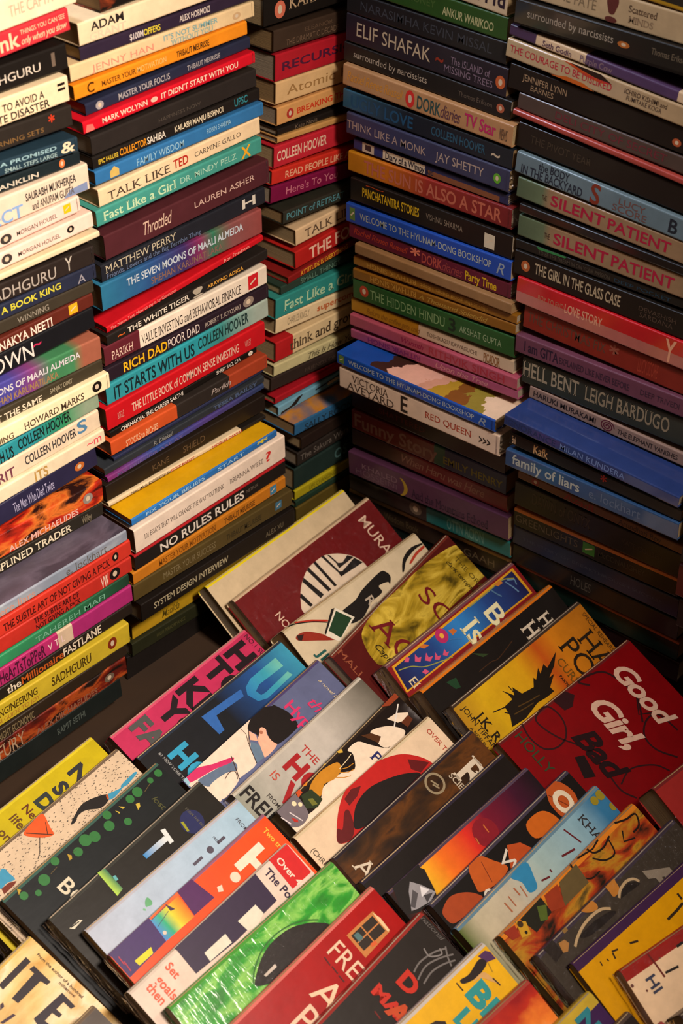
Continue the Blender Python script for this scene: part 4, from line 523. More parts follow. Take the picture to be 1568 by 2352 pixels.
ROWS = [
('R1', [
 {'id': 'white', 'col': 'C0AC8A', 'spine': 'D8C21E', 'O': [0.0227, -0.2479, -0.226], 'e': [-0.04186, 0.99912, 0.0], 'w': [0.79794, 0.03343, -0.60182], 'H': 0.2277, 'W': 0.11170756330898239, 't': 0.02, 'band': 0.0015, 'film': 0, 'desc': 'cream book with a bright yellow spine edge behind the dark red one', 'art': []},
 {'id': 'norw', 'col': '660A0C', 'spine': 'C8B090', 'O': [0.0594, -0.2438, -0.226], 'e': [-0.06641, 0.99779, 0.0], 'w': [0.80723, 0.05373, -0.58779], 'H': 0.2318, 'W': 0.11869649721661851, 't': 0.0166, 'band': 0.0015, 'film': 1, 'desc': 'dark red film wrapped book with a striped black and white circle', 'art': [['p', 'D8C8B0', [[0.0604, 0.0563], [0.0669, 0.0462], [0.0761, 0.0369], [0.0864, 0.0301], [0.1009, 0.0239], [0.1156, 0.0225], [0.1314, 0.0236], [0.1465, 0.0307], [0.1574, 0.0395], [0.1639, 0.0479], [0.1673, 0.0581], [0.1643, 0.072], [0.1461, 0.0821], [0.1152, 0.0854], [0.0838, 0.0803], [0.0666, 0.0689]]], ['p', '161210', [[0.0736, 0.0395], [0.0765, 0.0578], [0.072, 0.0576], [0.0692, 0.0429]]], ['p', '161210', [[0.0894, 0.0285], [0.0965, 0.0563], [0.09, 0.0574], [0.0847, 0.0313]]], ['p', '161210', [[0.1034, 0.0231], [0.1087, 0.0569], [0.1037, 0.057], [0.099, 0.0246]]], ['p', '161210', [[0.1159, 0.0221], [0.1182, 0.0572], [0.1144, 0.0573], [0.1119, 0.0227]]], ['p', '161210', [[0.1339, 0.0248], [0.1362, 0.0262], [0.1392, 0.0407], [0.1367, 0.0391]]], ['p', '161210', [[0.1257, 0.022], [0.1293, 0.0229], [0.133, 0.0478], [0.1304, 0.0469]]], ['p', '161210', [[0.1364, 0.0381], [0.1439, 0.0417], [0.1556, 0.0388], [0.161, 0.0446], [0.1352, 0.0446]]], ['p', '161210', [[0.1306, 0.0462], [0.1363, 0.0491], [0.161, 0.0458], [0.1663, 0.0558], [0.1301, 0.053]]], ['t', 'D8BCA4', 'MURAKAMI', [0.1987, 0.0155], 0.0136, 0.95, 'n'], ['t', 'D8BCA4', 'NORWEGIAN', [0.0286, 0.041], 0.0088, 0.95, 'n']]},
 {'id': 'arm', 'col': 'C4B496', 'spine': 'B8A888', 'O': [0.131, -0.2442, -0.226], 'e': [-0.02404, 0.99971, 0.0], 'w': [0.80878, 0.01945, -0.58779], 'H': 0.2171, 'W': 0.10025683689564423, 't': 0.03, 'band': 0.0015, 'film': 0, 'desc': 'cream book with black crow arm print and a small instant photo', 'art': [['p', '1A1613', [[0.072, 0.0221], [0.0968, 0.0207], [0.113, 0.0162], [0.1452, 0.0126], [0.1521, 0.0167], [0.1532, 0.0235], [0.1459, 0.0301], [0.1458, 0.0264], [0.1329, 0.0239], [0.131, 0.0315], [0.1123, 0.0327], [0.1028, 0.0364], [0.09, 0.0404], [0.0746, 0.038], [0.0752, 0.0312]]], ['l', 'A82A18', 0.00197, [[0.0183, 0.0018], [0.037, 0.0105], [0.0527, 0.0205]]], ['l', '1A1613', 0.00131, [[0.0096, 0.0008], [0.0184, 0.0033], [0.0359, 0.0116], [0.0509, 0.0215]]], ['p', '8A2A1A', [[0.0105, 0.0135], [0.0232, 0.0163], [0.0388, 0.03], [0.0448, 0.0404], [0.0254, 0.0292], [0.0086, 0.0186]]], ['p', '2A1814', [[0.0105, 0.0135], [0.0186, 0.0168], [0.0121, 0.0208], [0.0086, 0.0186]]], ['p', 'D8D0BC', [[0.0699, 0.0144], [0.0825, 0.0346], [0.0479, 0.0447], [0.039, 0.0313]]], ['p', '1A1613', [[0.0651, 0.0131], [0.069, 0.0141], [0.0402, 0.0309], [0.0399, 0.0288]]], ['p', '1E3A22', [[0.0683, 0.0174], [0.0788, 0.0335], [0.0525, 0.0429], [0.0457, 0.0293]]], ['p', '1A1613', [[0.1705, 0.0266], [0.1822, 0.0162], [0.2009, 0.0118], [0.2203, 0.0167], [0.2031, 0.0161], [0.1843, 0.02], [0.1725, 0.0278]]], ['p', 'A83A28', [[0.1854, 0.0243], [0.2, 0.0193], [0.2172, 0.0182], [0.2171, 0.0206], [0.2008, 0.0223], [0.1878, 0.0258]]], ['t', 'A89A88', 'RUN', [0.1069, 0.0264], 0.0108, 1, 'b'], ['t', '20544E', 'JI', [0.0164, 0.039], 0.0118, 1.2, 'b']]},
 {'id': 'ascend', 'col': '4E1613', 'spine': '6A2A20', 'O': [0.1922, -0.2387, -0.226], 'e': [-0.16171, 0.98684, 0.0], 'w': [0.79837, 0.13082, -0.58779], 'H': 0.2365, 'W': 0.12171242995663516, 't': 0.0144, 'band': 0.0015, 'film': 0, 'desc': 'maroon book with a swirling olive gold panel', 'art': [['p', 'P:olive', [[0.04885, 0.0086], [0.06815, 0.0031], [0.09515, 0.0016], [0.12925, 0.0036], [0.16915, 0.005], [0.19985, 0.0084], [0.23155, 0.0147], [0.25225, 0.0265], [0.25955, 0.0453], [0.25875, 0.0638], [0.22275, 0.0623], [0.14815, 0.0577], [0.09245, 0.0594], [0.05905, 0.0514], [0.03995, 0.0441], [0.03775, 0.0349], [0.04035, 0.022]]], ['t', '6A1A1E', 'AC', [0.06335, 0.0074], 0.0273, 1.05, 'r'], ['t', '6A1A1E', 'SCT', [0.14125, 0.0235], 0.0222, 1.25, 'r'], ['t', '5A4A14', 'THE ORACLE', [0.21865, 0.0257], 0.0061, 1.2, 'r'], ['t', '2E2410', 'dark temptation', [0.20605, 0.0214], 0.0057, 1.2, 'i'], ['t', '2a200e', 'Captive', [0.04995, 0.0269], 0.0077, 1.1, 'i'], ['t', '8A4A32', 'MALI', [0.00835, 0.0028], 0.0077, 1.4, 'r']]},
 {'id': 'island', 'col': '7A1A1C', 'spine': '6A4048', 'O': [0.2413, -0.2129, -0.226], 'e': [-0.02478, 0.99969, 0.0], 'w': [0.8189, 0.0203, -0.57358], 'H': 0.2179, 'W': 0.10736238239217764, 't': 0.0264, 'band': 0.0015, 'film': 0, 'desc': 'red bordered book with a blue floral panel', 'art': [['p', 'C8901E', [[0.0061, 0.0059], [0.213, 0.0063], [0.2131, 0.0404], [0.0008, 0.0352]]], ['p', 'P:bluepanel', [[0.0078, 0.0085], [0.2093, 0.0085], [0.2101, 0.0385], [0.0037, 0.0337]]], ['l', '8A8A3A', 0.00109, [[0.0099, 0.013], [0.0252, 0.018], [0.0374, 0.0264], [0.0552, 0.0322], [0.074, 0.0375]]], ['l', '8A8A3A', 0.0012, [[0.1315, 0.0092], [0.1666, 0.0093], [0.19, 0.009], [0.2057, 0.0161]]], ['p', 'C04A6A', [[0.0327, 0.0164], [0.0382, 0.0109], [0.0383, 0.0155], [0.0424, 0.017], [0.0373, 0.0206]]], ['p', 'C04A6A', [[0.0432, 0.0221], [0.0505, 0.0169], [0.0493, 0.0222], [0.0548, 0.0239], [0.0478, 0.0263]]], ['p', 'C04A6A', [[0.0537, 0.0278], [0.0598, 0.0225], [0.0595, 0.0274], [0.0636, 0.0284], [0.058, 0.031]]], ['p', 'C04A6A', [[0.0654, 0.0296], [0.0717, 0.0256], [0.0712, 0.0299], [0.0747, 0.031], [0.0689, 0.033]]], ['p', 'C04A6A', [[0.0314, 0.0293], [0.0366, 0.0286], [0.0392, 0.0333], [0.0333, 0.0333]]], ['p', 'C04A6A', [[0.0214, 0.0102], [0.0273, 0.0072], [0.0301, 0.0102], [0.0258, 0.0131]]], ['o', 'A8285A', [0.0795, 0.0138], 0.008, 0], ['o', 'D8A03A', [0.0795, 0.0138], 0.0028, 0], ['p', 'B8642A', [[0.0904, 0.0142], [0.0969, 0.0154], [0.0992, 0.0197], [0.0914, 0.0207]]], ['p', 'B8642A', [[0.0474, 0.0076], [0.0549, 0.009], [0.0597, 0.0132], [0.0514, 0.0125]]], ['p', 'B8702A', [[0.1771, 0.0072], [0.1883, 0.0075], [0.1886, 0.0119], [0.1804, 0.0117]]], ['l', '4A6A8A', 0.00174, [[0.1694, 0.0098], [0.1722, 0.0164], [0.1758, 0.0223]]], ['l', '5A7A9A', 0.00177, [[0.1924, 0.013], [0.1967, 0.0229], [0.1987, 0.0303]]], ['l', '5A7A9A', 0.00177, [[0.196, 0.0127], [0.2049, 0.0169], [0.2025, 0.0228]]], ['l', '3A6AA0', 0.00139, [[0.0841, 0.0218], [0.0913, 0.0253], [0.0978, 0.0294]]], ['t', 'D8D2A4', 'B', [0.1419, 0.0229], 0.0233, 1.2, 'R'], ['t', 'D8D2A4', 'Is', [0.1043, 0.0202], 0.025, 1.0, 'R'], ['t', 'C8B890', 'El', [0.0109, 0.0277], 0.0103, 1, 'r']]},
 {'id': 'hh', 'col': '1A1512', 'spine': 'C86A14', 'O': [0.2894, -0.2157, -0.226], 'e': [-0.00347, 0.99999, 0.0], 'w': [0.81915, 0.00284, -0.57358], 'H': 0.2176, 'W': 0.10840723871521979, 't': 0.0257, 'band': 0.0035, 'film': 0, 'desc': 'black book with an orange spine edge and white serif letters', 'art': [['t', 'C8B8A0', 'H', [0.14735, 0.0166], 0.0207, 0.72, 'R'], ['t', 'C8B8A0', 'H', [0.17345, 0.0188], 0.0172, 0.8, 'R'], ['p', '1C3A22', [[0.03045, 0.0106], [0.04355, 0.013], [0.04115, 0.0234], [0.03495, 0.0218]]], ['p', '2A3A1E', [[0.07755, 0.0043], [0.09485, 0.0159], [0.08635, 0.0147]]], ['l', '3A2414', 0.00097, [[0.07115, 0.0233], [0.09045, 0.0234], [0.10145, 0.0254], [0.12945, 0.0207]]]]},
 {'id': 'nest', 'col': 'P:hp', 'spine': '3A2C22', 'O': [0.3245, -0.2125, -0.226], 'e': [0.0062, 0.99998, 0.0], 'w': [0.83865, -0.0052, -0.54464], 'H': 0.212, 'W': 0.1261146946356565, 't': 0.0173, 'band': 0.0015, 'film': 0, 'desc': 'amber yellow book with a black spiky nest print', 'art': [['p', '1C140C', [[0.0422, 0.0541], [0.0484, 0.0452], [0.0502, 0.0344], [0.0634, 0.0338], [0.0629, 0.0246], [0.0683, 0.0322], [0.0727, 0.0249], [0.0774, 0.0357], [0.0939, 0.0385], [0.1012, 0.031], [0.1021, 0.0345], [0.1137, 0.0266], [0.1115, 0.0327], [0.1223, 0.0272], [0.1231, 0.0327], [0.1457, 0.0257], [0.1317, 0.0356], [0.1173, 0.0412], [0.1254, 0.0415], [0.1104, 0.0491], [0.1113, 0.0546], [0.0998, 0.0545], [0.0855, 0.0525], [0.062, 0.0564]]], ['l', '1C140C', 0.00116, [[0.0346, 0.0313], [0.0521, 0.0356], [0.0687, 0.044]]], ['l', '1C140C', 0.00095, [[0.0602, 0.0217], [0.0671, 0.0333], [0.0702, 0.0426]]], ['l', '1C140C', 0.00096, [[0.0696, 0.0217], [0.0705, 0.0331], [0.0736, 0.0424]]], ['l', '1C140C', 0.00117, [[0.0458, 0.0386], [0.0537, 0.0462]]], ['l', '4A3414', 0.00119, [[0.0634, 0.043], [0.0793, 0.0461], [0.0935, 0.048]]], ['l', '4A3414', 0.00118, [[0.0537, 0.0462], [0.0729, 0.0491], [0.0817, 0.05]]], ['t', '241A10', 'HARRY', [0.1778, 0.0299], 0.0229, 0.95, 'r'], ['t', '241A10', 'POTTER', [0.1517, 0.0233], 0.0243, 0.95, 'r'], ['t', '6A4A14', 'CURSED CHILD', [0.1372, 0.0336], 0.0096, 0.9, 'r'], ['t', '2a1e10', 'PARTS ONE AND TWO', [0.128, 0.0468], 0.0033, 1, 'b'], ['t', '1C160E', 'J.K. ROWLING', [0.0149, 0.0227], 0.0101, 0.95, 'R'], ['t', '2A2010', 'JOHN TIFFANY', [0.0074, 0.0088], 0.0063, 0.9, 'n'], ['t', '3a2e12', 'A NEW PLAY BY', [0.0009, 0.0285], 0.0039, 0.9, 'n'], ['t', '4A3010', 'SPECIAL REHEARSAL EDITION', [0.2042, 0.0135], 0.0048, 0.9, 'n']]},
 {'id': 'goodgirl', 'col': '720408', 'spine': '5A1A1A', 'O': [0.3824, -0.2139, -0.235], 'e': [0.04666, 0.99891, 0.0], 'w': [0.91255, -0.04263, -0.40674], 'H': 0.2081, 'W': 0.15203699819414163, 't': 0.0135, 'band': 0.0015, 'film': 0, 'desc': 'wide red book with pale script and black swirls', 'art': [['l', '2A0E10', 0.00222, [[0.12995, 0.0132], [0.12235, 0.0031], [0.12725, -0.004], [0.13795, -0.0022], [0.15295, 0.0101], [0.16295, 0.0323], [0.16385, 0.051], [0.15555, 0.0635], [0.14725, 0.0733]]], ['l', '2A0E10', 0.00183, [[0.03585, 0.0013], [0.03195, 0.0159], [0.03545, 0.0317], [0.04825, 0.0391], [0.06375, 0.0373], [0.07395, 0.0268], [0.07655, 0.0135], [0.07075, 0.0022], [0.06135, -0.0016], [0.05255, 0.0051], [0.05165, 0.0169], [0.05775, 0.0332], [0.06685, 0.0468]]], ['l', '2A0E10', 0.00186, [[0.06685, 0.0468], [0.07465, 0.0644], [0.07275, 0.0876], [0.07075, 0.108], [0.07835, 0.1229]]], ['l', '2A0E10', 0.00201, [[0.17345, 0.1011], [0.16875, 0.0774], [0.15255, 0.0743], [0.13725, 0.0843], [0.13645, 0.1013], [0.14965, 0.1203]]], ['l', '2A0E10', 0.00162, [[0.07545, 0.104], [0.09695, 0.0992], [0.12135, 0.111], [0.13075, 0.1249]]], ['l', '2A0E10', 0.00176, [[0.16385, 0.051], [0.15035, 0.0652], [0.16675, 0.0735]]], ['p', '2A0E10', [[0.08265, 0.0025], [0.10145, 0.0022], [0.10715, 0.0111], [0.09555, 0.0186], [0.08515, 0.0168]]], ['t', 'C8A28A', 'Good', [0.16145, 0.0162], 0.0226, 1.0, 's'], ['t', 'C8A28A', 'Girl,', [0.10985, 0.0281], 0.0258, 1.0, 's'], ['t', '1E0A0C', 'Bad', [0.06925, 0.0398], 0.025, 1.05, 's'], ['t', '2E3A22', 'HOLLY', [0.01905, 0.006], 0.0106, 1.0, 'n'], ['p', '1A0C0C', [[0.05595, 0.0566], [0.06615, 0.061], [0.05935, 0.0832], [0.04755, 0.0775]]]]},
 {'id': 'plainred', 'col': '8E2420', 'spine': '6A2020', 'O': [0.5248, -0.1711, -0.226], 'e': [0.111, 0.99382, 0.0], 'w': [0.89324, -0.09976, -0.43837], 'H': 0.1682, 'W': 0.1282843978736654, 't': 0.03, 'band': 0.0015, 'film': 0, 'desc': 'plain brick red book behind the black ringed one', 'art': []},
]),
('R2', [
 {'id': 'pink', 'col': 'B02C52', 'spine': 'C8506A', 'O': [0.1081, -0.4557, -0.234], 'e': [-0.07524, 0.99717, 0.0], 'w': [0.88848, 0.06704, -0.45399], 'H': 0.1941, 'W': 0.126390022586709, 't': 0.02, 'band': 0.0015, 'film': 0, 'desc': 'hot pink book with big black stacked capitals', 'art': [['t', '1E1418', 'HOW', [0.1555, 0.008], 0.0259, 0.95, 'X'], ['t', '1E1418', 'TO', [0.1243, 0.0058], 0.0246, 0.95, 'X'], ['t', '1E1418', 'KILL', [0.0858, 0.0065], 0.0258, 0.95, 'X'], ['t', '1E1418', 'YOUR', [0.0547, 0.0073], 0.0245, 0.95, 'X'], ['t', '4A4A48', 'FAMILY', [0.0213, 0.0056], 0.021, 0.95, 'X'], ['t', '3A1A24', 'NO.1 SUNDAY', [0.1873, 0.0073], 0.0052, 1, 'n']]},
 {'id': 'ul', 'col': 'P:ul', 'spine': '2A3240', 'O': [0.1468, -0.4566, -0.234], 'e': [-0.07391, 0.99727, 0.0], 'w': [0.88857, 0.06585, -0.45399], 'H': 0.2072, 'W': 0.13483084526308783, 't': 0.0157, 'band': 0.0015, 'film': 0, 'desc': 'black and blue book with giant blue block letters', 'art': [['p', 'P:ucol', [[0.1889, 0.0127], [0.1888, 0.0242], [0.1529, 0.0228], [0.1446, 0.0258], [0.1458, 0.0322], [0.1523, 0.0331], [0.1879, 0.0312], [0.1895, 0.037], [0.1492, 0.0388], [0.1384, 0.035], [0.1344, 0.0234], [0.1391, 0.0163], [0.1503, 0.0127]]], ['p', '2E5FA4', [[0.1335, 0.0146], [0.1304, 0.0219], [0.0929, 0.019], [0.0881, 0.0348], [0.0808, 0.0348], [0.0798, 0.0107]]], ['t', '2F94B8', 'HOOVER', [0.0254, 0.0179], 0.0218, 0.95, 'X'], ['t', '8a8a88', '#1 NEW YORK TIMES', [0.0187, 0.0111], 0.003, 1.0, 'b']]},
 {'id': 'couple', 'col': '5A6080', 'spine': '4A4068', 'O': [0.1996, -0.4477, -0.234], 'e': [-0.09854, 0.99513, 0.0], 'w': [0.87865, 0.08701, -0.46947], 'H': 0.2041, 'W': 0.12703094377292257, 't': 0.0176, 'band': 0.0015, 'film': 0, 'desc': 'slate blue book with a drawn dark haired couple', 'art': [['p', 'E0C8B2', [[0.0305, -0.0028], [0.0621, -0.0008], [0.1033, -0.0009], [0.1034, 0.0047], [0.0889, 0.0064], [0.078, 0.0197], [0.0691, 0.0355], [0.0431, 0.0345], [0.0201, 0.0367], [0.0091, 0.0359], [0.0013, 0.0082], [0.0029, -0.001]]], ['p', '5A6A80', [[0.0166, 0.0103], [0.051, 0.0184], [0.048, 0.0278], [0.0341, 0.0216], [0.0162, 0.0217], [0.0111, 0.0121]]], ['p', 'E0C8B2', [[0.0149, 0.0217], [0.036, 0.0221], [0.0474, 0.0277], [0.0452, 0.0341], [0.0338, 0.0374], [0.0165, 0.0379]]], ['p', 'C02C5E', [[0.0023, -0.0005], [0.0188, 0.0005], [0.0345, 0.008], [0.055, 0.0158], [0.0497, 0.0184], [0.0318, 0.0127], [0.004, 0.0067]]], ['p', '8AB0C0', [[0.0005, -0.0009], [0.0054, -0.0], [0.004, 0.0067], [0.0004, 0.0079]]], ['p', 'E8A88C', [[0.0975, 0.0123], [0.1035, 0.016], [0.099, 0.0235], [0.1011, 0.0352], [0.0802, 0.0368], [0.0826, 0.0279], [0.0897, 0.0182]]], ['p', 'E8A88C', [[0.0876, 0.0076], [0.0903, 0.0153], [0.0871, 0.0205], [0.0818, 0.0151]]], ['p', '5F7488', [[0.076, 0.0203], [0.0812, 0.0168], [0.0855, 0.0247], [0.0798, 0.0361], [0.0684, 0.0355]]], ['p', '1C1614', [[0.0895, 0.0047], [0.1013, -0.0003], [0.114, -0.0014], [0.127, 0.0055], [0.1276, 0.0038], [0.1318, 0.0128], [0.1346, 0.0218], [0.1323, 0.0358], [0.1192, 0.0376], [0.1045, 0.0368], [0.0997, 0.0347], [0.0984, 0.0263], [0.1026, 0.0175], [0.0992, 0.013], [0.091, 0.0181], [0.091, 0.0148], [0.0886, 0.0089]]], ['l', '3A2820', 0.0009, [[0.0628, -0.0014], [0.0547, 0.0138], [0.0486, 0.0261], [0.0437, 0.035]]], ['l', '3A2820', 0.00074, [[0.0889, 0.0064], [0.0766, 0.0186], [0.0691, 0.0355]]], ['l', '3A2820', 0.0007, [[0.0329, 0.026], [0.041, 0.0242], [0.0461, 0.0273], [0.0424, 0.034]]], ['l', '3A2820', 0.00055, [[0.0829, 0.0016], [0.083, 0.0083], [0.0773, 0.0169]]], ['o', 'A86A50', [0.0963, 0.0168], 0.0019, 0], ['t', 'C83262', 'Hypothesis', [0.1348, 0.0136], 0.0132, 1.0, 'b'], ['t', 'C83262', 'the love', [0.1571, 0.0266], 0.0131, 1.0, 'i'], ['t', 'C8B89A', 'a novel by', [0.186, 0.0175], 0.0037, 1.4, 'i']]},
 {'id': 'house', 'col': 'P:house', 'spine': 'B8B0A0', 'O': [0.2436, -0.4288, -0.234], 'e': [-0.08557, 0.99633, 0.0], 'w': [0.87971, 0.07555, -0.46947], 'H': 0.1944, 'W': 0.12344030803271587, 't': 0.0195, 'band': 0.0015, 'film': 0, 'desc': 'cream and grey book with tall red and black capitals', 'art': [['t', 'A83028', 'THE', [0.0856, 0.0133], 0.0079, 1.0, 'n'], ['t', '9A1E20', 'HOUSE', [0.0592, 0.014], 0.0203, 0.95, 'X'], ['t', 'B04A38', 'IS', [0.0419, 0.0119], 0.0086, 1.0, 'n'], ['t', '9A1E20', 'VILLA', [0.0333, 0.0285], 0.0207, 0.95, 'X'], ['t', '1E1A18', 'FREIDA', [0.0051, 0.0058], 0.0147, 0.85, 'b'], ['t', '3A3430', 'FROM THE', [0.0243, 0.024], 0.0045, 0.9, 'n']]},
 {'id': 'jungle', 'col': '1C1410', 'spine': '2A2018', 'O': [0.2888, -0.4174, -0.234], 'e': [-0.10727, 0.99423, 0.0], 'w': [0.87785, 0.09471, -0.46947], 'H': 0.1897, 'W': 0.12667599169441723, 't': 0.0178, 'band': 0.0015, 'film': 0, 'desc': 'book crowded with jungle animals and orange foliage on black', 'art': [['p', 'DCC8AE', [[-0.0066, 0.0249], [0.0042, 0.0198], [0.0351, 0.0234], [0.0521, 0.0156], [0.0582, 0.0148], [0.0785, 0.0175], [0.0926, 0.0239], [0.1032, 0.0131], [0.1023, 0.0068], [0.1171, 0.008], [0.1253, 0.0192], [0.1383, 0.0332], [0.162, 0.0348], [0.1259, 0.0562], [0.0663, 0.0491], [0.0234, 0.0416]]], ['p', 'B87A1E', [[0.0434, 0.0061], [0.0623, 0.0028], [0.084, 0.0076], [0.0811, 0.0154], [0.0688, 0.0169], [0.0569, 0.0137], [0.0457, 0.0187], [0.0384, 0.0142]]], ['l', 'D8C49A', 0.00073, [[0.0805, 0.0137], [0.095, 0.0128], [0.1016, 0.0118]]], ['l', 'B87A1E', 0.00073, [[0.0785, 0.0132], [0.0884, 0.0182], [0.0963, 0.0194]]], ['l', 'B87A1E', 0.00073, [[0.0772, 0.0153], [0.0844, 0.0214], [0.0923, 0.0237]]], ['l', 'B87A1E', 0.00073, [[0.0714, 0.0169], [0.0779, 0.0224], [0.0844, 0.0257]]], ['p', 'C8781E', [[0.0324, -0.0053], [0.0405, -0.0069], [0.0456, -0.0048], [0.052, -0.0037], [0.0565, -0.001], [0.0482, -0.0005], [0.0419, 0.0027]]], ['p', 'B8481E', [[0.029, 0.0003], [0.0343, -0.0005], [0.0341, 0.0046], [0.0272, 0.0055]]], ['p', 'C8A03A', [[0.0713, -0.0026], [0.0761, -0.0012], [0.073, 0.0021], [0.0698, 0.0005]]], ['p', 'C8A03A', [[0.0923, 0.0007], [0.0983, 0.0024], [0.0966, 0.0054], [0.0923, 0.0029]]], ['p', '28321A', [[0.0306, 0.0058], [0.0432, 0.0081], [0.0445, 0.0219], [0.0345, 0.0239], [0.0244, 0.0174]]], ['p', '6A6A2A', [[0.0331, 0.0122], [0.0375, 0.0149], [0.0369, 0.0218], [0.0319, 0.0196]]], ['p', '6A6064', [[-0.0009, -0.0064], [0.0156, -0.0069], [0.0268, 0.0005], [0.0257, 0.0143], [0.0214, 0.0232], [0.0085, 0.0246], [-0.0007, 0.0177], [-0.005, 0.0046]]], ['l', 'C8BEBC', 0.00119, [[0.001, -0.0027], [-0.0002, 0.0067], [0.0024, 0.0172]]], ['l', '2A2424', 0.00102, [[-0.0015, -0.0027], [-0.0026, 0.0088], [-0.0001, 0.0172]]], ['l', 'C8BEBC', 0.00103, [[0.0107, -0.0027], [0.0096, 0.0089], [0.0134, 0.0226]]], ['o', 'D8C8A0', [0.0194, 0.0064], 0.0024, 0], ['o', 'D8C8A0', [0.0235, 0.0108], 0.0021, 0], ['p', 'A82A20', [[0.0072, 0.013], [0.0103, 0.0188], [0.0091, 0.0209], [0.0063, 0.0181]]], ['p', 'DCC8AE', [[0.137, 0.0098], [0.1561, 0.0192], [0.1652, 0.0334], [0.1487, 0.0351], [0.1339, 0.03], [0.1328, 0.0176]]], ['p', '4A2A14', [[0.1246, 0.0064], [0.1349, 0.0115], [0.1404, 0.0204], [0.1328, 0.0231], [0.1294, 0.0159]]], ['p', '8A3A1E', [[0.1614, -0.0019], [0.175, -0.0024], [0.1908, 0.0011], [0.1886, 0.0062], [0.1735, 0.0056]]], ['p', 'DCC8AE', [[0.16, 0.0128], [0.1727, 0.0152], [0.1834, 0.0227], [0.1791, 0.0283], [0.166, 0.0227]]], ['p', '5A2C16', [[0.1691, 0.0248], [0.1813, 0.0244], [0.1819, 0.0306], [0.1705, 0.0327]]], ['p', 'C8962A', [[0.1889, 0.0175], [0.1965, 0.0217], [0.1959, 0.0339], [0.1906, 0.0308]]], ['p', 'D8D0C4', [[0.1818, 0.0099], [0.1829, 0.0108], [0.1595, 0.0237], [0.1584, 0.0228]]], ['t', '23265A', 'P', [0.1143, 0.0262], 0.011, 1.1, 'R']]},
 {'id': 'hat', 'col': 'D2B898', 'spine': 'C8B490', 'O': [0.3192, -0.4272, -0.234], 'e': [-0.03553, 0.99937, 0.0], 'w': [0.88239, 0.03137, -0.46947], 'H': 0.1961, 'W': 0.1384994439208125, 't': 0.0115, 'band': 0.0015, 'film': 0, 'desc': 'cream book with a large red and black brimmed circle', 'art': [['p', 'B01E1A', [[0.02935, 0.0313], [0.03885, 0.0201], [0.05155, 0.0102], [0.06705, 0.0022], [0.08625, -0.0014], [0.10545, -0.0012], [0.12395, 0.0023], [0.14295, 0.0102], [0.15535, 0.022], [0.16145, 0.0328], [0.15945, 0.0414], [0.11725, 0.0425], [0.07145, 0.0395], [0.04435, 0.0381]]], ['p', '5A1414', [[0.02935, 0.0313], [0.03805, 0.0215], [0.04215, 0.0247], [0.05495, 0.0148], [0.05995, 0.0167], [0.05235, 0.0306], [0.04175, 0.0361]]], ['p', '5A1414', [[0.06425, 0.006], [0.07655, 0.0033], [0.08685, 0.0071], [0.07705, 0.0118], [0.06345, 0.0134]]], ['p', '5A1414', [[0.14465, 0.0178], [0.15465, 0.0273], [0.16035, 0.0337], [0.14575, 0.0352], [0.13995, 0.0267]]], ['p', '1C1512', [[0.05185, 0.0322], [0.06275, 0.0208], [0.07605, 0.015], [0.09425, 0.0138], [0.11715, 0.0199], [0.13405, 0.0274], [0.14385, 0.0369], [0.10805, 0.0395], [0.06885, 0.0374]]], ['t', 'A83A28', 'OVER THE WORLD', [0.18195, 0.01], 0.005, 1.05, 'n'], ['t', '5A4A3A', '(CHRISTIE', [0.00345, 0.0197], 0.0049, 0.95, 'n']]},
 {'id': 'rsci', 'col': 'P:brownfig', 'spine': '2A2228', 'O': [0.3602, -0.4215, -0.234], 'e': [-0.0341, 0.99942, 0.0], 'w': [0.88243, 0.03011, -0.46947], 'H': 0.2036, 'W': 0.12725873240467314, 't': 0.0175, 'band': 0.0015, 'film': 0, 'desc': 'dark brown book with a round seal and cream capitals', 'art': [['t', 'C8B8A0', 'RISE', [0.1549, 0.0195], 0.0297, 1.0, 'R'], ['t', 'B8A890', 'SCIENCE', [0.148, 0.0181], 0.0062, 1.0, 'R'], ['o', '8A7A5E', [0.1316, 0.0146], 0.0095, 0.25], ['l', '8A7A5E', 0.00171, [[0.1303, 0.01], [0.133, 0.0181]]], ['l', '8A7A5E', 0.00171, [[0.129, 0.0138], [0.1317, 0.0206]]], ['t', 'C8B8A0', 'ALIEN', [0.0089, 0.0168], 0.0169, 1.0, 'r']]},
 {'id': 'blk', 'col': '191310', 'spine': '2A2430', 'O': [0.395, -0.4247, -0.234], 'e': [-0.00678, 0.99998, 0.0], 'w': [0.88293, 0.00599, -0.46947], 'H': 0.2024, 'W': 0.13292652851719886, 't': 0.0145, 'band': 0.0015, 'film': 0, 'desc': 'plain black book with a lilac glint along its edge', 'art': []},
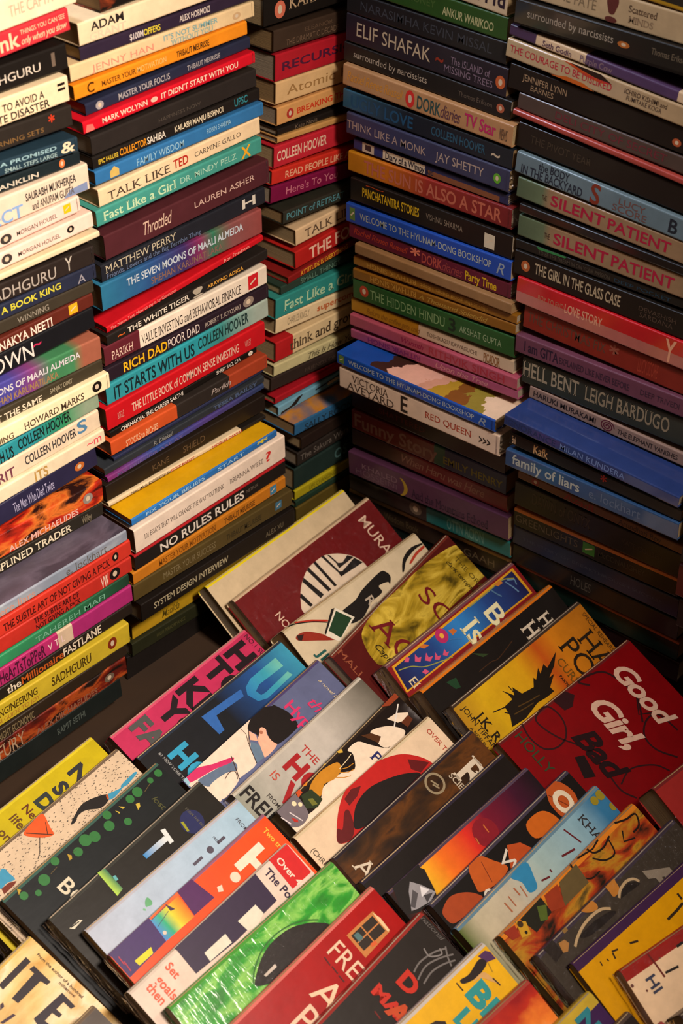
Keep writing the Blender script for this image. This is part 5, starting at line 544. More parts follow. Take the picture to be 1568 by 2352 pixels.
 {'id': 'sunset', 'col': 'P:sunset', 'spine': '4A3A4A', 'O': [0.4192, -0.4175, -0.234], 'e': [0.01063, 0.99994, 0.0], 'w': [0.8829, -0.00938, -0.46947], 'H': 0.1959, 'W': 0.14230602829279643, 't': 0.0095, 'band': 0.0015, 'film': 0, 'desc': 'sunset coloured book fading from dark plum to yellow', 'art': [['p', '18120F', [[0.0073, -0.0005], [0.0228, 0.001], [0.0415, -0.0004], [0.0399, 0.0035], [0.0423, 0.0073], [0.0399, 0.0157], [0.0376, 0.0241], [0.035, 0.0303], [0.012, 0.031], [-0.0026, 0.0238]]], ['p', '8A8688', [[0.0163, 0.0122], [0.0234, 0.0065], [0.0302, 0.0156], [0.0366, 0.0275], [0.0273, 0.0305], [0.0127, 0.0279], [0.0064, 0.0257]]], ['p', 'D0CCCC', [[0.0282, 0.0151], [0.0329, 0.0226], [0.0226, 0.023]]], ['p', '4A4648', [[0.0203, 0.0132], [0.0221, 0.0186], [0.0108, 0.0261], [0.0085, 0.0224]]], ['p', '3A3638', [[0.0252, 0.0229], [0.0339, 0.0264], [0.0233, 0.0295]]], ['o', '7A1420', [0.1152, 0.0192], 0.0135, 0], ['l', 'B8642A', 0.00116, [[0.1032, 0.0168], [0.1017, 0.0231]]], ['l', 'B8642A', 0.00118, [[0.1181, 0.0128], [0.1175, 0.0209]]]]},
 {'id': 'leaf', 'col': '161210', 'spine': '3A3442', 'O': [0.4536, -0.4032, -0.234], 'e': [-0.0151, 0.99989, 0.0], 'w': [0.88285, 0.01333, -0.46947], 'H': 0.2041, 'W': 0.13795683216804858, 't': 0.0118, 'band': 0.0015, 'film': 0, 'desc': 'black book printed with orange autumn leaves', 'art': [['p', 'A84A1A', [[0.1757, -0.003], [0.1885, 0.0038], [0.1931, 0.021], [0.1827, 0.0332], [0.1658, 0.0299], [0.1635, 0.0146], [0.168, 0.0047]]], ['p', 'B85A14', [[0.1286, 0.0102], [0.1463, 0.0094], [0.1562, 0.0157], [0.1591, 0.0292], [0.1427, 0.0295], [0.1262, 0.0239]]], ['p', 'A84418', [[0.0985, 0.0109], [0.1111, 0.0174], [0.1177, 0.0298], [0.0969, 0.0319], [0.0855, 0.0274]]], ['p', 'B05018', [[0.0533, 0.0015], [0.0691, 0.0012], [0.0767, 0.0112], [0.084, 0.0251], [0.0656, 0.028], [0.0465, 0.0235], [0.046, 0.0169]]], ['p', '9A3E18', [[0.0058, 0.0115], [0.0194, 0.008], [0.0321, 0.0129], [0.0413, 0.0211], [0.043, 0.029], [0.0204, 0.028], [0.0052, 0.0255], [0.0029, 0.0172]]], ['l', '6A2A10', 0.00076, [[0.0668, 0.0057], [0.0615, 0.0245]]], ['l', '6A2A10', 0.00083, [[0.1688, 0.0053], [0.1792, 0.0262]]], ['t', 'D0C0A4', 'OCEAN', [0.1679, 0.0072], 0.018, 1.1, 'X'], ['t', 'C8C0B0', 'WILD', [0.0812, 0.0121], 0.0142, 1.2, 'n'], ['t', 'C8C0B0', 'C', [0.0449, 0.0249], 0.0127, 1.1, 'n']]},
 {'id': 'kh', 'col': 'P:kh', 'spine': '5A7888', 'O': [0.4847, -0.4072, -0.234], 'e': [-0.01676, 0.99986, 0.0], 'w': [0.88282, 0.0148, -0.46947], 'H': 0.2108, 'W': 0.13649616925444064, 't': 0.0126, 'band': 0.0015, 'film': 0, 'desc': 'pale blue watercolour book with a deep blue splash', 'art': [['p', '2A78A0', [[0.0745, 0.0037], [0.0963, 0.0039], [0.0925, 0.0176], [0.0873, 0.026], [0.0781, 0.0239], [0.0793, 0.0136]]], ['t', '2E2A2A', 'KHALED', [0.1691, 0.0099], 0.0083, 1.1, 'r'], ['l', '5A1A1E', 0.00162, [[0.1501, 0.0078], [0.155, 0.0266]]], ['l', '5A1A1E', 0.00198, [[0.129, 0.0227], [0.1449, 0.0264]]], ['l', '5A1A1E', 0.00173, [[0.0955, 0.0245], [0.1049, 0.0272]]], ['l', '5A1A1E', 0.00156, [[0.1101, 0.0229], [0.1099, 0.0259]]], ['l', '9A5A3A', 0.0015, [[0.0691, 0.0118], [0.0691, 0.02]]], ['l', '9A5A3A', 0.00147, [[0.0521, 0.0148], [0.0523, 0.025]]], ['l', '9A5A3A', 0.00113, [[0.0754, 0.0146], [0.0735, 0.0255]]], ['l', '9A5A3A', 0.00111, [[0.0593, 0.0133], [0.0588, 0.0241]]], ['o', '8A7A20', [0.2065, 0.0097], 0.0048, 0], ['o', '8A7A20', [0.2143, 0.0133], 0.0039, 0], ['o', '8A7A20', [0.1974, 0.0096], 0.0043, 0], ['o', '8A7A20', [0.209, 0.0248], 0.0039, 0]]},
 {'id': 'ornate', 'col': 'P:ornate', 'spine': 'C8741E', 'O': [0.5164, -0.3883, -0.234], 'e': [0.00969, 0.99995, 0.0], 'w': [0.88291, -0.00856, -0.46947], 'H': 0.1966, 'W': 0.13577650191825646, 't': 0.013, 'band': 0.006, 'film': 0, 'desc': 'book with an orange spine edge and dense ornamental scrolls', 'art': [['l', '1C120C', 0.00185, [[0.166, 0.0018], [0.1782, 0.0064], [0.1903, 0.0087], [0.1851, 0.0178], [0.1749, 0.0188]]], ['l', '1C120C', 0.00183, [[0.1555, -0.0015], [0.1519, 0.0063], [0.1392, 0.0097], [0.1276, 0.0074], [0.1242, 0.0007]]], ['l', '1C120C', 0.00162, [[0.149, 0.0063], [0.1444, 0.0197], [0.1315, 0.0185], [0.1222, 0.0096]]], ['l', '1C120C', 0.00155, [[0.1004, -0.0003], [0.0986, 0.0106], [0.1065, 0.0205], [0.1191, 0.0217]]], ['l', '1C120C', 0.00156, [[0.1102, 0.0007], [0.1288, 0.0041], [0.1399, 0.0018]]], ['l', '1C120C', 0.00164, [[0.1668, 0.0109], [0.1602, 0.0187], [0.1723, 0.0233]]], ['p', '5A4A2A', [[0.0789, 0.004], [0.1048, 0.003], [0.1024, 0.0216], [0.0672, 0.0213]]], ['p', '8A3014', [[0.0587, 0.003], [0.0762, 0.004], [0.0679, 0.0218], [0.0521, 0.0158]]], ['p', '1C1A10', [[0.0247, 0.0029], [0.0546, 0.0019], [0.0535, 0.0169], [0.0291, 0.0199]]], ['p', '4A5A1E', [[0.0457, 0.0051], [0.0541, 0.0094], [0.0458, 0.019], [0.039, 0.0157]]], ['p', 'B88A1E', [[0.0201, 0.0014], [0.0278, 0.0072], [0.0237, 0.0177], [0.0144, 0.0145]]], ['p', '8A2A14', [[0.0042, 0.0008], [0.0171, 0.0029], [0.0142, 0.0124], [0.0061, 0.0106]]], ['o', '3A2814', [0.0218, 0.0056], 0.0029, 0], ['o', '1A120C', [0.021, 0.0137], 0.0015, 0]]},
 {'id': 'rings', 'col': '3A332A', 'spine': '3A3240', 'O': [0.5503, -0.3833, -0.234], 'e': [0.02473, 0.99969, 0.0], 'w': [0.88268, -0.02184, -0.46947], 'H': 0.2001, 'W': 0.13375978205426364, 't': 0.014, 'band': 0.0015, 'film': 1, 'desc': 'charcoal book with cream rings and tan spots in loose film', 'art': [['p', 'B87A2E', [[0.0967, -0.0018], [0.1085, -0.0021], [0.1073, 0.0034], [0.105, 0.0107], [0.096, 0.0117], [0.0954, 0.0062]]], ['p', 'B87A2E', [[0.0626, -0.0028], [0.0724, -0.0024], [0.077, 0.0041], [0.075, 0.0088], [0.0671, 0.0068], [0.061, 0.0017]]], ['p', 'A8783E', [[0.0229, 0.006], [0.0296, 0.0073], [0.031, 0.012], [0.0249, 0.016], [0.0206, 0.0139]]], ['p', '8A6A34', [[0.0333, -0.0034], [0.0384, -0.0021], [0.0383, 0.004], [0.0333, 0.004]]], ['p', '221A14', [[0.0084, -0.0014], [0.0204, -0.002], [0.0206, 0.0139], [0.0091, 0.0155]]], ['l', 'B8A078', 0.00253, [[0.0332, 0.0173], [0.041, 0.0134], [0.0531, 0.0101], [0.0657, 0.0095], [0.0773, 0.0112], [0.0852, 0.0164]]], ['l', 'B8A078', 0.00245, [[0.0989, 0.0151], [0.1055, 0.011], [0.116, 0.0097], [0.1234, 0.0125], [0.1266, 0.0174]]], ['p', '1E1814', [[0.0428, 0.0147], [0.0543, 0.0135], [0.067, 0.0142], [0.0783, 0.0164], [0.0836, 0.0178], [0.0858, 0.0219], [0.0534, 0.0202]]], ['p', '1E1814', [[0.0991, 0.0165], [0.1074, 0.0124], [0.1171, 0.0118], [0.1246, 0.016], [0.1259, 0.0195]]], ['t', '8A8070', 'A', [0.137, 0.0129], 0.0226, 1.3, 'X']]},
 {'id': 'yelpur', 'col': 'CC9000', 'spine': '3A1E40', 'O': [0.5759, -0.3708, -0.234], 'e': [0.08472, 0.9964, 0.0], 'w': [0.87977, -0.0748, -0.46947], 'H': 0.19, 'W': 0.14199306413666984, 't': 0.0097, 'band': 0.009, 'film': 0, 'desc': 'mustard book with a purple spine edge', 'art': [['l', '2E2010', 0.00241, [[0.1011, 0.0259], [0.1149, 0.0254], [0.1242, 0.0243]]], ['l', '2E2010', 0.00222, [[0.1257, 0.0155], [0.1257, 0.0217]]], ['l', '2E2010', 0.00185, [[0.0561, 0.0193], [0.0641, 0.0224]]], ['l', '2E2010', 0.00159, [[0.0372, 0.0147], [0.0433, 0.0165]]], ['l', '2E2010', 0.00159, [[0.037, 0.0157], [0.0358, 0.0207]]], ['l', '2E2010', 0.00113, [[0.0289, 0.016], [0.0293, 0.0186]]], ['l', '2E2010', 0.00112, [[0.0222, 0.0143], [0.0216, 0.0179]]]]},
 {'id': 'hired', 'col': 'EED2AC', 'spine': '9A2018', 'O': [0.6083, -0.3501, -0.234], 'e': [0.20604, 0.97854, 0.0], 'w': [0.864, -0.18192, -0.46947], 'H': 0.19, 'W': 0.1392726047224689, 't': 0.0111, 'band': 0.011, 'film': 1, 'desc': 'cream book with a red spine edge and navy letter, wrapped loosely', 'art': [['l', '6A1E18', 0.00177, [[0.0302, 0.0024], [0.0313, 0.0128], [0.032, 0.0246]]], ['t', '3A4058', 'HI', [0.0153, 0.0174], 0.0096, 1.1, 'b'], ['l', '1E1A18', 0.00198, [[0.0346, 0.0222], [0.0485, 0.0239]]], ['l', '1E1A18', 0.00225, [[0.0573, 0.0108], [0.0649, 0.0106]]], ['o', '6A3A30', [0.0018, 0.0157], 0.0015, 0], ['o', '6A3A30', [0.011, 0.0252], 0.001, 0], ['o', '6A3A30', [0.0375, 0.0103], 0.0008, 0]]},
 {'id': 'darkend', 'col': '241C18', 'spine': '3A2A2A', 'O': [0.6663, -0.3533, -0.234], 'e': [0.1971, 0.98038, 0.0], 'w': [0.86563, -0.17403, -0.46947], 'H': 0.19, 'W': 0.11433082200428592, 't': 0.0244, 'band': 0.0015, 'film': 0, 'desc': 'dark book beyond the cream one, cut by the frame', 'art': []},
]),
('R3', [
 {'id': 'yellow', 'col': 'B09E10', 'spine': 'C8B828', 'O': [0.1199, -0.6642, -0.222], 'e': [-0.08088, 0.99672, 0.0], 'w': [0.91055, 0.07389, -0.40674], 'H': 0.19, 'W': 0.165, 't': 0.02, 'band': 0.0015, 'film': 0, 'desc': 'lemon yellow book with dark grey capitals', 'art': [['t', '2A2A2E', 'NEW', [0.148, 0.0137], 0.0158, 1.0, 'X'], ['t', '2A2A2E', 'SCI', [0.1256, 0.0163], 0.0141, 1.0, 'X'], ['t', '2A3030', 'DAY', [0.1054, 0.0148], 0.0143, 1.0, 'X'], ['t', '5A2A14', 'Never', [0.0922, 0.0132], 0.0076, 1.0, 'b'], ['t', '5A3A14', 'life', [0.0773, 0.0131], 0.0085, 1.0, 'b'], ['t', '5A3A14', 'on', [0.0609, 0.0163], 0.0083, 1.0, 'b']]},
 {'id': 'bugs', 'col': 'P:bugs', 'spine': '6A5A4A', 'O': [0.1527, -0.6575, -0.222], 'e': [-0.09974, 0.99501, 0.0], 'w': [0.90899, 0.09111, -0.40674], 'H': 0.19, 'W': 0.165, 't': 0.0102, 'band': 0.0015, 'film': 0, 'desc': 'speckled cream book with a caterpillar and orange mushroom', 'art': [['p', '1E1A18', [[0.1054, 0.0261], [0.12, 0.0206], [0.1283, 0.0195], [0.1387, 0.0221], [0.1501, 0.0274], [0.1481, 0.0322], [0.1366, 0.0334], [0.1253, 0.0262], [0.1165, 0.0249], [0.1093, 0.0277]]], ['p', '3A88A8', [[0.1496, 0.0279], [0.1632, 0.0313], [0.1668, 0.0297], [0.1791, 0.0289], [0.1859, 0.029], [0.1853, 0.0314], [0.1709, 0.0332], [0.1658, 0.0326], [0.1546, 0.0342], [0.1476, 0.0327]]], ['p', 'A84A1E', [[0.1488, 0.0272], [0.1508, 0.0282], [0.1481, 0.0322], [0.1466, 0.0313]]], ['p', 'C8501E', [[0.069, 0.0046], [0.0826, 0.0022], [0.093, 0.0023], [0.0928, 0.0076], [0.0897, 0.0158], [0.087, 0.0234], [0.0773, 0.0186], [0.0689, 0.0093]]], ['l', '3A2418', 0.00078, [[0.07, 0.0063], [0.0779, 0.0143], [0.0864, 0.0228]]], ['l', '3A2418', 0.00067, [[0.0897, 0.0103], [0.0831, 0.0198]]], ['l', '3A3028', 0.00066, [[0.076, 0.0172], [0.0663, 0.0273], [0.0609, 0.0305]]], ['p', '3A88A8', [[0.0295, 0.0169], [0.0339, 0.0175], [0.034, 0.0228], [0.034, 0.0307], [0.0269, 0.0285], [0.0189, 0.0282]]], ['p', '6A2A18', [[0.0198, 0.029], [0.0278, 0.0293], [0.034, 0.0325], [0.03, 0.034], [0.0181, 0.0343]]]]},
 {'id': 'leafy', 'col': '1A1D1E', 'spine': '3A5A50', 'O': [0.1941, -0.6471, -0.222], 'e': [-0.10704, 0.99425, 0.0], 'w': [0.9011, 0.09701, -0.42262], 'H': 0.1927, 'W': 0.165, 't': 0.0124, 'band': 0.0015, 'film': 0, 'desc': 'black book trailing green leaves with yellow buds', 'art': [['o', '2E6A34', [0.186, 0.0097], 0.0038, 0], ['o', '2E6A34', [0.1751, 0.0098], 0.0029, 0], ['o', '2E6A34', [0.1578, 0.0097], 0.0049, 0], ['o', '2E6A34', [0.1477, 0.0101], 0.004, 0], ['o', '2E6A34', [0.121, 0.0069], 0.0041, 0], ['o', '2E6A34', [0.1151, 0.0153], 0.0049, 0], ['o', '2E6A34', [0.1307, 0.0237], 0.0036, 0], ['o', '2E6A34', [0.0983, 0.0138], 0.0051, 0], ['o', '2E6A34', [0.0897, 0.0106], 0.0056, 0], ['o', '2E6A34', [0.0775, 0.0139], 0.0042, 0], ['o', '2E6A34', [0.0567, 0.0065], 0.0039, 0], ['o', '2E6A34', [0.0382, 0.0122], 0.0051, 0], ['o', '2E6A34', [0.016, 0.0107], 0.0037, 0], ['o', '2E6A34', [0.0266, 0.0171], 0.0028, 0], ['p', 'B8A03A', [[0.1479, 0.0168], [0.1516, 0.0182], [0.1496, 0.0211], [0.1456, 0.0222]]], ['p', 'B8A03A', [[0.1347, 0.008], [0.1387, 0.0124], [0.1357, 0.0125]]], ['p', 'B8A03A', [[0.1293, 0.0087], [0.1317, 0.0127], [0.1301, 0.0134]]], ['p', 'A88A2A', [[0.0691, 0.009], [0.071, 0.0124], [0.069, 0.015], [0.0664, 0.0144]]], ['p', 'A88A2A', [[0.0159, 0.0021], [0.0177, 0.0055], [0.0134, 0.0074]]], ['l', '5A4A2A', 0.00058, [[0.173, 0.0117], [0.1628, 0.0141]]], ['l', '5A4A2A', 0.00051, [[0.0544, 0.0114], [0.0458, 0.0123]]], ['l', '3A4A2A', 0.00052, [[0.0733, 0.011], [0.078, 0.0116]]], ['t', 'C8BEA4', 'BONE', [0.0415, 0.024], 0.0141, 1.1, 'R'], ['t', '4A4A2A', 'lost in', [0.1622, 0.0229], 0.0061, 1.2, 'i']]},
 {'id': 'tee', 'col': '201D18', 'spine': '3A3A34', 'O': [0.237, -0.633, -0.222], 'e': [-0.09669, 0.99531, 0.0], 'w': [0.89458, 0.0869, -0.43837], 'H': 0.1888, 'W': 0.165, 't': 0.0144, 'band': 0.0015, 'film': 0, 'desc': 'black book with a silver blue block letter', 'art': [['p', 'P:tcol', [[0.0992, 0.0154], [0.0993, 0.0201], [0.126, 0.0213], [0.1259, 0.016]]], ['p', 'C8CCC8', [[0.1274, 0.0101], [0.1317, 0.0117], [0.1291, 0.0252], [0.1247, 0.0246]]], ['p', 'P:tgreen', [[0.0582, 0.0005], [0.0658, 0.0018], [0.0646, 0.0249], [0.0566, 0.0262]]], ['p', '5AA0A0', [[0.0657, 0.0115], [0.0682, 0.0122], [0.0676, 0.0166], [0.0648, 0.0163]]], ['o', '22264E', [0.1552, 0.0236], 0.0114, 0], ['p', '8A8A1E', [[0.1467, 0.0171], [0.1491, 0.0181], [0.1469, 0.028], [0.1448, 0.0272]]], ['t', '5a564a', 'FROM THE BESTSELLING', [0.1587, 0.0112], 0.0024, 1, 'n'], ['p', 'C8C0A8', [[0.0071, 0.0187], [0.0179, 0.0187], [0.0202, 0.0211], [0.0098, 0.0219]]], ['l', '1A1814', 0.00097, [[0.0084, 0.019], [0.0172, 0.02]]]]},
 {'id': 'palebl', 'col': 'P:pale', 'spine': 'A8A8B0', 'O': [0.2677, -0.6201, -0.222], 'e': [-0.04856, 0.99882, 0.0], 'w': [0.89773, 0.04364, -0.43837], 'H': 0.1833, 'W': 0.165, 't': 0.0119, 'band': 0.0015, 'film': 0, 'desc': 'pale icy blue book with tiny green sprigs', 'art': [['p', '5A9A6A', [[0.0522, 0.0196], [0.0551, 0.0156], [0.0587, 0.0146], [0.0594, 0.0192], [0.0575, 0.0216], [0.0545, 0.0208]]], ['p', '6AA87A', [[0.0482, 0.0203], [0.0497, 0.0191], [0.0508, 0.0208], [0.0499, 0.0222]]], ['t', '3A3640', 'FROM', [0.14, 0.0127], 0.002, 1, 'n'], ['l', '4A4450', 0.00266, [[0.1095, 0.0198], [0.1205, 0.0196]]], ['o', '4A4450', [0.1306, 0.0195], 0.0033, 0], ['l', '4A4450', 0.00274, [[0.1399, 0.0194], [0.1492, 0.0193]]], ['t', '4a4850', 'FROM', [0.1678, 0.0142], 0.0035, 1.1, 'n']]},
 {'id': 'rainbow', 'col': 'D8481A', 'spine': '8A5A70', 'O': [0.3003, -0.6229, -0.222], 'e': [-0.06169, 0.9981, 0.0], 'w': [0.88931, 0.05496, -0.45399], 'H': 0.1895, 'W': 0.165, 't': 0.0088, 'band': 0.0015, 'film': 0, 'desc': 'orange book with purple bands and a rainbow patch', 'art': [['p', '3A2458', [[0.0002, -0.0007], [0.046, 0.0005], [0.0436, 0.0242], [-0.0011, 0.0257]]], ['p', 'P:rainb', [[0.046, 0.0005], [0.0788, -0.0005], [0.0762, 0.0253], [0.0436, 0.0242]]], ['p', 'C85A28', [[0.0456, 0.001], [0.0798, 0.0003], [0.0792, 0.0036], [0.0466, 0.0034]]], ['p', '4A1E50', [[0.0801, -0.0005], [0.097, 0.0007], [0.1013, 0.0251], [0.0769, 0.0246]]], ['p', '3a2440', [[0.0644, 0.001], [0.0682, 0.0099], [0.0639, 0.0086]]], ['l', '3a3450', 0.00049, [[0.0466, 0.0034], [0.0644, 0.0027]]], ['l', '3a3450', 0.00049, [[0.0462, 0.011], [0.0625, 0.0074]]], ['p', 'C8C01E', [[0.0124, 0.0184], [0.0306, 0.0192], [0.0284, 0.0242], [0.0129, 0.0239]]], ['o', 'C8B8A8', [0.0475, 0.0184], 0.0017, 0], ['l', 'A82A3A', 0.00095, [[0.0049, 0.0072], [0.0041, 0.015]]], ['l', 'A82A3A', 0.00095, [[0.0057, 0.0133], [0.0046, 0.0223]]], ['t', 'E0CDB4', 'HOPE', [0.1367, 0.0161], 0.0289, 1.0, 'X'], ['o', 'D8C0A8', [0.128, 0.0246], 0.0047, 0], ['p', 'D8C0A8', [[0.1092, 0.0202], [0.1141, 0.0215], [0.1111, 0.0265], [0.1072, 0.0242]]], ['t', 'D8A83A', 'Two truths', [0.1772, 0.0112], 0.005, 1.0, 'b']]},
 {'id': 'setgoals', 'col': 'CEB8A6', 'spine': 'C8B8A8', 'O': [0.3375, -0.6355, -0.222], 'e': [-0.05891, 0.99826, 0.0], 'w': [0.88141, 0.05202, -0.46947], 'H': 0.1923, 'W': 0.16269369055540953, 't': 0.0123, 'band': 0.0015, 'film': 0, 'desc': 'white book with a dark purple panel and orange lettering', 'art': [['p', '2E2038', [[0.0528, 0.0011], [0.1502, 0.0019], [0.1485, 0.0305], [0.0972, 0.0312], [0.0518, 0.0275]]], ['p', 'D0C8B4', [[0.1092, 0.0204], [0.1311, 0.0205], [0.1316, 0.0303], [0.1185, 0.0348], [0.1104, 0.0315]]], ['p', 'D0C8B4', [[0.0688, 0.0202], [0.0935, 0.0207], [0.0928, 0.0295], [0.0678, 0.0282]]], ['p', 'C01E1E', [[0.1687, 0.0011], [0.1916, 0.002], [0.1907, 0.0335], [0.1669, 0.0328]]], ['t', 'E0C8B4', 'Over 40', [0.1727, 0.0057], 0.0059, 1.15, 'b'], ['t', '2E2038', 'The Power', [0.1568, 0.0059], 0.0071, 1.0, 'b'], ['t', 'D8502E', 'Set', [0.0356, 0.0065], 0.007, 1.0, 'b'], ['t', 'D8502E', 'goals', [0.0223, 0.0087], 0.0076, 0.95, 'b'], ['t', 'D8502E', 'then', [0.0126, 0.0078], 0.0075, 0.95, 'b']]},
 {'id': 'green', 'col': 'P:grn', 'spine': '4A9A3A', 'O': [0.3707, -0.6238, -0.222], 'e': [-0.01325, 0.99991, 0.0], 'w': [0.88287, 0.0117, -0.46947], 'H': 0.1916, 'W': 0.15965189056452958, 't': 0.0139, 'band': 0.0015, 'film': 1, 'desc': 'vivid green crinkled book with a black disc', 'art': [['p', '1C1612', [[0.067, 0.0352], [0.075, 0.0272], [0.0893, 0.0202], [0.1035, 0.0177], [0.1204, 0.0189], [0.1338, 0.024], [0.1445, 0.031], [0.1505, 0.0407], [0.1188, 0.0436], [0.0888, 0.0435]]], ['l', '2A6A24', 0.00126, [[0.0664, 0.0321], [0.0742, 0.0249], [0.0887, 0.0177], [0.104, 0.0151], [0.1206, 0.0166], [0.1356, 0.0221], [0.1467, 0.0298]]], ['p', 'C8BEB0', [[0.0779, 0.0327], [0.0915, 0.032], [0.0912, 0.0348], [0.0785, 0.0348]]]]},
 {'id': 'frred', 'col': '980604', 'spine': 'C86A60', 'O': [0.4178, -0.6189, -0.222], 'e': [-0.03728, 0.9993, 0.0], 'w': [0.89039, 0.03322, -0.45399], 'H': 0.19, 'W': 0.1576301507965232, 't': 0.0176, 'band': 0.004, 'film': 0, 'desc': 'red book with a little lit window print', 'art': [['p', 'B8743A', [[0.1417, 0.0153], [0.175, 0.0162], [0.1747, 0.0377], [0.141, 0.0388]]], ['p', '2A2018', [[0.1445, 0.0181], [0.1715, 0.0188], [0.1714, 0.035], [0.1442, 0.0338]]], ['l', 'B8743A', 0.0012, [[0.1447, 0.0259], [0.1714, 0.0265]]], ['l', 'B8743A', 0.00122, [[0.1572, 0.0184], [0.1566, 0.035]]], ['p', '4A6A6A', [[0.1464, 0.0193], [0.1515, 0.0196], [0.1518, 0.0264], [0.1464, 0.0264]]], ['p', 'C85A2A', [[0.1528, 0.0335], [0.1582, 0.0345], [0.1579, 0.0378], [0.1519, 0.0364]]], ['p', 'D8B88A', [[0.1736, 0.0165], [0.1758, 0.0246], [0.1748, 0.0366], [0.1724, 0.0373], [0.1725, 0.0256]]], ['t', 'D8B89A', 'FREDRIK', [0.118, 0.0137], 0.0164, 0.85, 'n'], ['t', 'E0BC9A', 'ANX', [0.0822, 0.0268], 0.0239, 0.95, 'n'], ['t', 'D8B89A', 'PEOPLE', [0.054, 0.0327], 0.0239, 0.9, 'n'], ['l', '4A1412', 0.00117, [[0.1138, 0.0151], [0.1128, 0.023]]], ['l', '4A1412', 0.00117, [[0.1134, 0.0244], [0.1129, 0.0318]]], ['l', '4A1412', 0.00116, [[0.1125, 0.0332], [0.1124, 0.0402]]]]},
 {'id': 'dma', 'col': '241E1A', 'spine': '8A2A24', 'O': [0.4681, -0.611, -0.222], 'e': [-0.05179, 0.99866, 0.0], 'w': [0.88981, 0.04614, -0.45399], 'H': 0.19, 'W': 0.15298339313379994, 't': 0.0199, 'band': 0.004, 'film': 0, 'desc': 'black book with glowing red capitals and grey arcs', 'art': [['t', 'B82A1A', 'D', [0.129, 0.0239], 0.0146, 1.1, 'X'], ['t', 'B82A1A', 'MAZE', [0.1065, 0.0149], 0.0102, 1.3, 'X'], ['t', 'B8441E', 'A', [0.1044, 0.0324], 0.0157, 1.1, 'X'], ['l', '6A6460', 0.00141, [[0.1446, 0.0358], [0.1584, 0.0332], [0.1728, 0.0371], [0.1848, 0.0432]]], ['l', '6A6460', 0.00142, [[0.1462, 0.0413], [0.1588, 0.0397], [0.1717, 0.0426], [0.1824, 0.0475]]], ['l', '6A6460', 0.00142, [[0.1468, 0.0294], [0.1569, 0.0276], [0.1725, 0.0305], [0.1831, 0.0354]]], ['l', '6A6460', 0.00147, [[0.1844, 0.0343], [0.1794, 0.0407], [0.1759, 0.0483]]], ['l', '7A7470', 0.00128, [[0.179, 0.0319], [0.1766, 0.0362], [0.1673, 0.0303], [0.1682, 0.0226]]], ['t', '5A5450', 'national', [0.1848, 0.0043], 0.0045, 1.3, 'i'], ['l', '6A1A14', 0.00118, [[0.0975, 0.0273], [0.0967, 0.0347]]]]},
 {'id': 'bee', 'col': 'D8A414', 'spine': 'B8B0A8', 'O': [0.5109, -0.6008, -0.222], 'e': [0.01921, 0.99982, 0.0], 'w': [0.89084, -0.01712, -0.45399], 'H': 0.19, 'W': 0.15769056166669754, 't': 0.0175, 'band': 0.004, 'film': 0, 'desc': 'golden yellow book with teal letters and a tiny figure', 'art': [['p', '4A2A52', [[0.1779, 0.0061], [0.1863, 0.0066], [0.1907, 0.012], [0.19, 0.0174], [0.1807, 0.0142]]], ['p', '241A18', [[0.1518, 0.0096], [0.1613, 0.0111], [0.1769, 0.0083], [0.1807, 0.0142], [0.1714, 0.0169], [0.1606, 0.0165], [0.1516, 0.0133]]], ['p', 'C89A5A', [[0.1595, 0.0175], [0.1721, 0.0175], [0.1756, 0.0261], [0.1776, 0.0336], [0.1733, 0.0282], [0.168, 0.0202]]], ['l', '241A18', 0.00121, [[0.1474, 0.0091], [0.1476, 0.0171]]], ['l', '241A18', 0.00125, [[0.1756, 0.0261], [0.1767, 0.0344]]], ['l', '9A7A1E', 0.0009, [[0.1814, 0.0147], [0.179, 0.0228]]], ['t', '2A8A88', 'BIG', [0.1471, 0.0199], 0.0192, 1.15, 'X'], ['t', '2A8A88', 'LIT', [0.1249, 0.0271], 0.0154, 1.1, 'X'], ['p', '2A1E18', [[0.1065, 0.0172], [0.1122, 0.0186], [0.1185, 0.024], [0.1172, 0.0277], [0.1074, 0.0209]]]]},
 {'id': 'fire', 'col': 'P:flame', 'spine': '9A3A30', 'O': [0.5507, -0.6047, -0.222], 'e': [0.05961, 0.99822, 0.0], 'w': [0.88942, -0.05311, -0.45399], 'H': 0.19, 'W': 0.15998336507758543, 't': 0.0164, 'band': 0.0015, 'film': 0, 'desc': 'flame coloured book glowing from red to cream', 'art': []},
 {'id': 'purpn', 'col': '3A1E48', 'spine': 'B89A2E', 'O': [0.5972, -0.5806, -0.222], 'e': [0.03953, 0.99922, 0.0], 'w': [0.89031, -0.03522, -0.45399], 'H': 0.19, 'W': 0.15893302648027122, 't': 0.0169, 'band': 0.012, 'film': 0, 'desc': 'violet book with a yellow spine edge and teal letter', 'art': [['t', '2A7A84', 'NOW', [0.1631, 0.0077], 0.0151, 1.1, 'X']]},
 {'id': 'drk2', 'col': '2A201C', 'spine': '4A3A34', 'O': [0.6301, -0.5751, -0.222], 'e': [0.03942, 0.99922, 0.0], 'w': [0.8981, -0.03543, -0.43837], 'H': 0.19, 'W': 0.165, 't': 0.0125, 'band': 0.0015, 'film': 0, 'desc': 'dark brown wrapped book at the bottom of the frame', 'art': []},
 {'id': 'redend', 'col': '7A1A1E', 'spine': '9A3A3A', 'O': [0.6526, -0.5652, -0.222], 'e': [0.05041, 0.99873, 0.0], 'w': [0.89765, -0.04531, -0.43837], 'H': 0.19, 'W': 0.165, 't': 0.0078, 'band': 0.0015, 'film': 0, 'desc': 'crimson book in the lowest corner', 'art': []},
]),
('R4', [
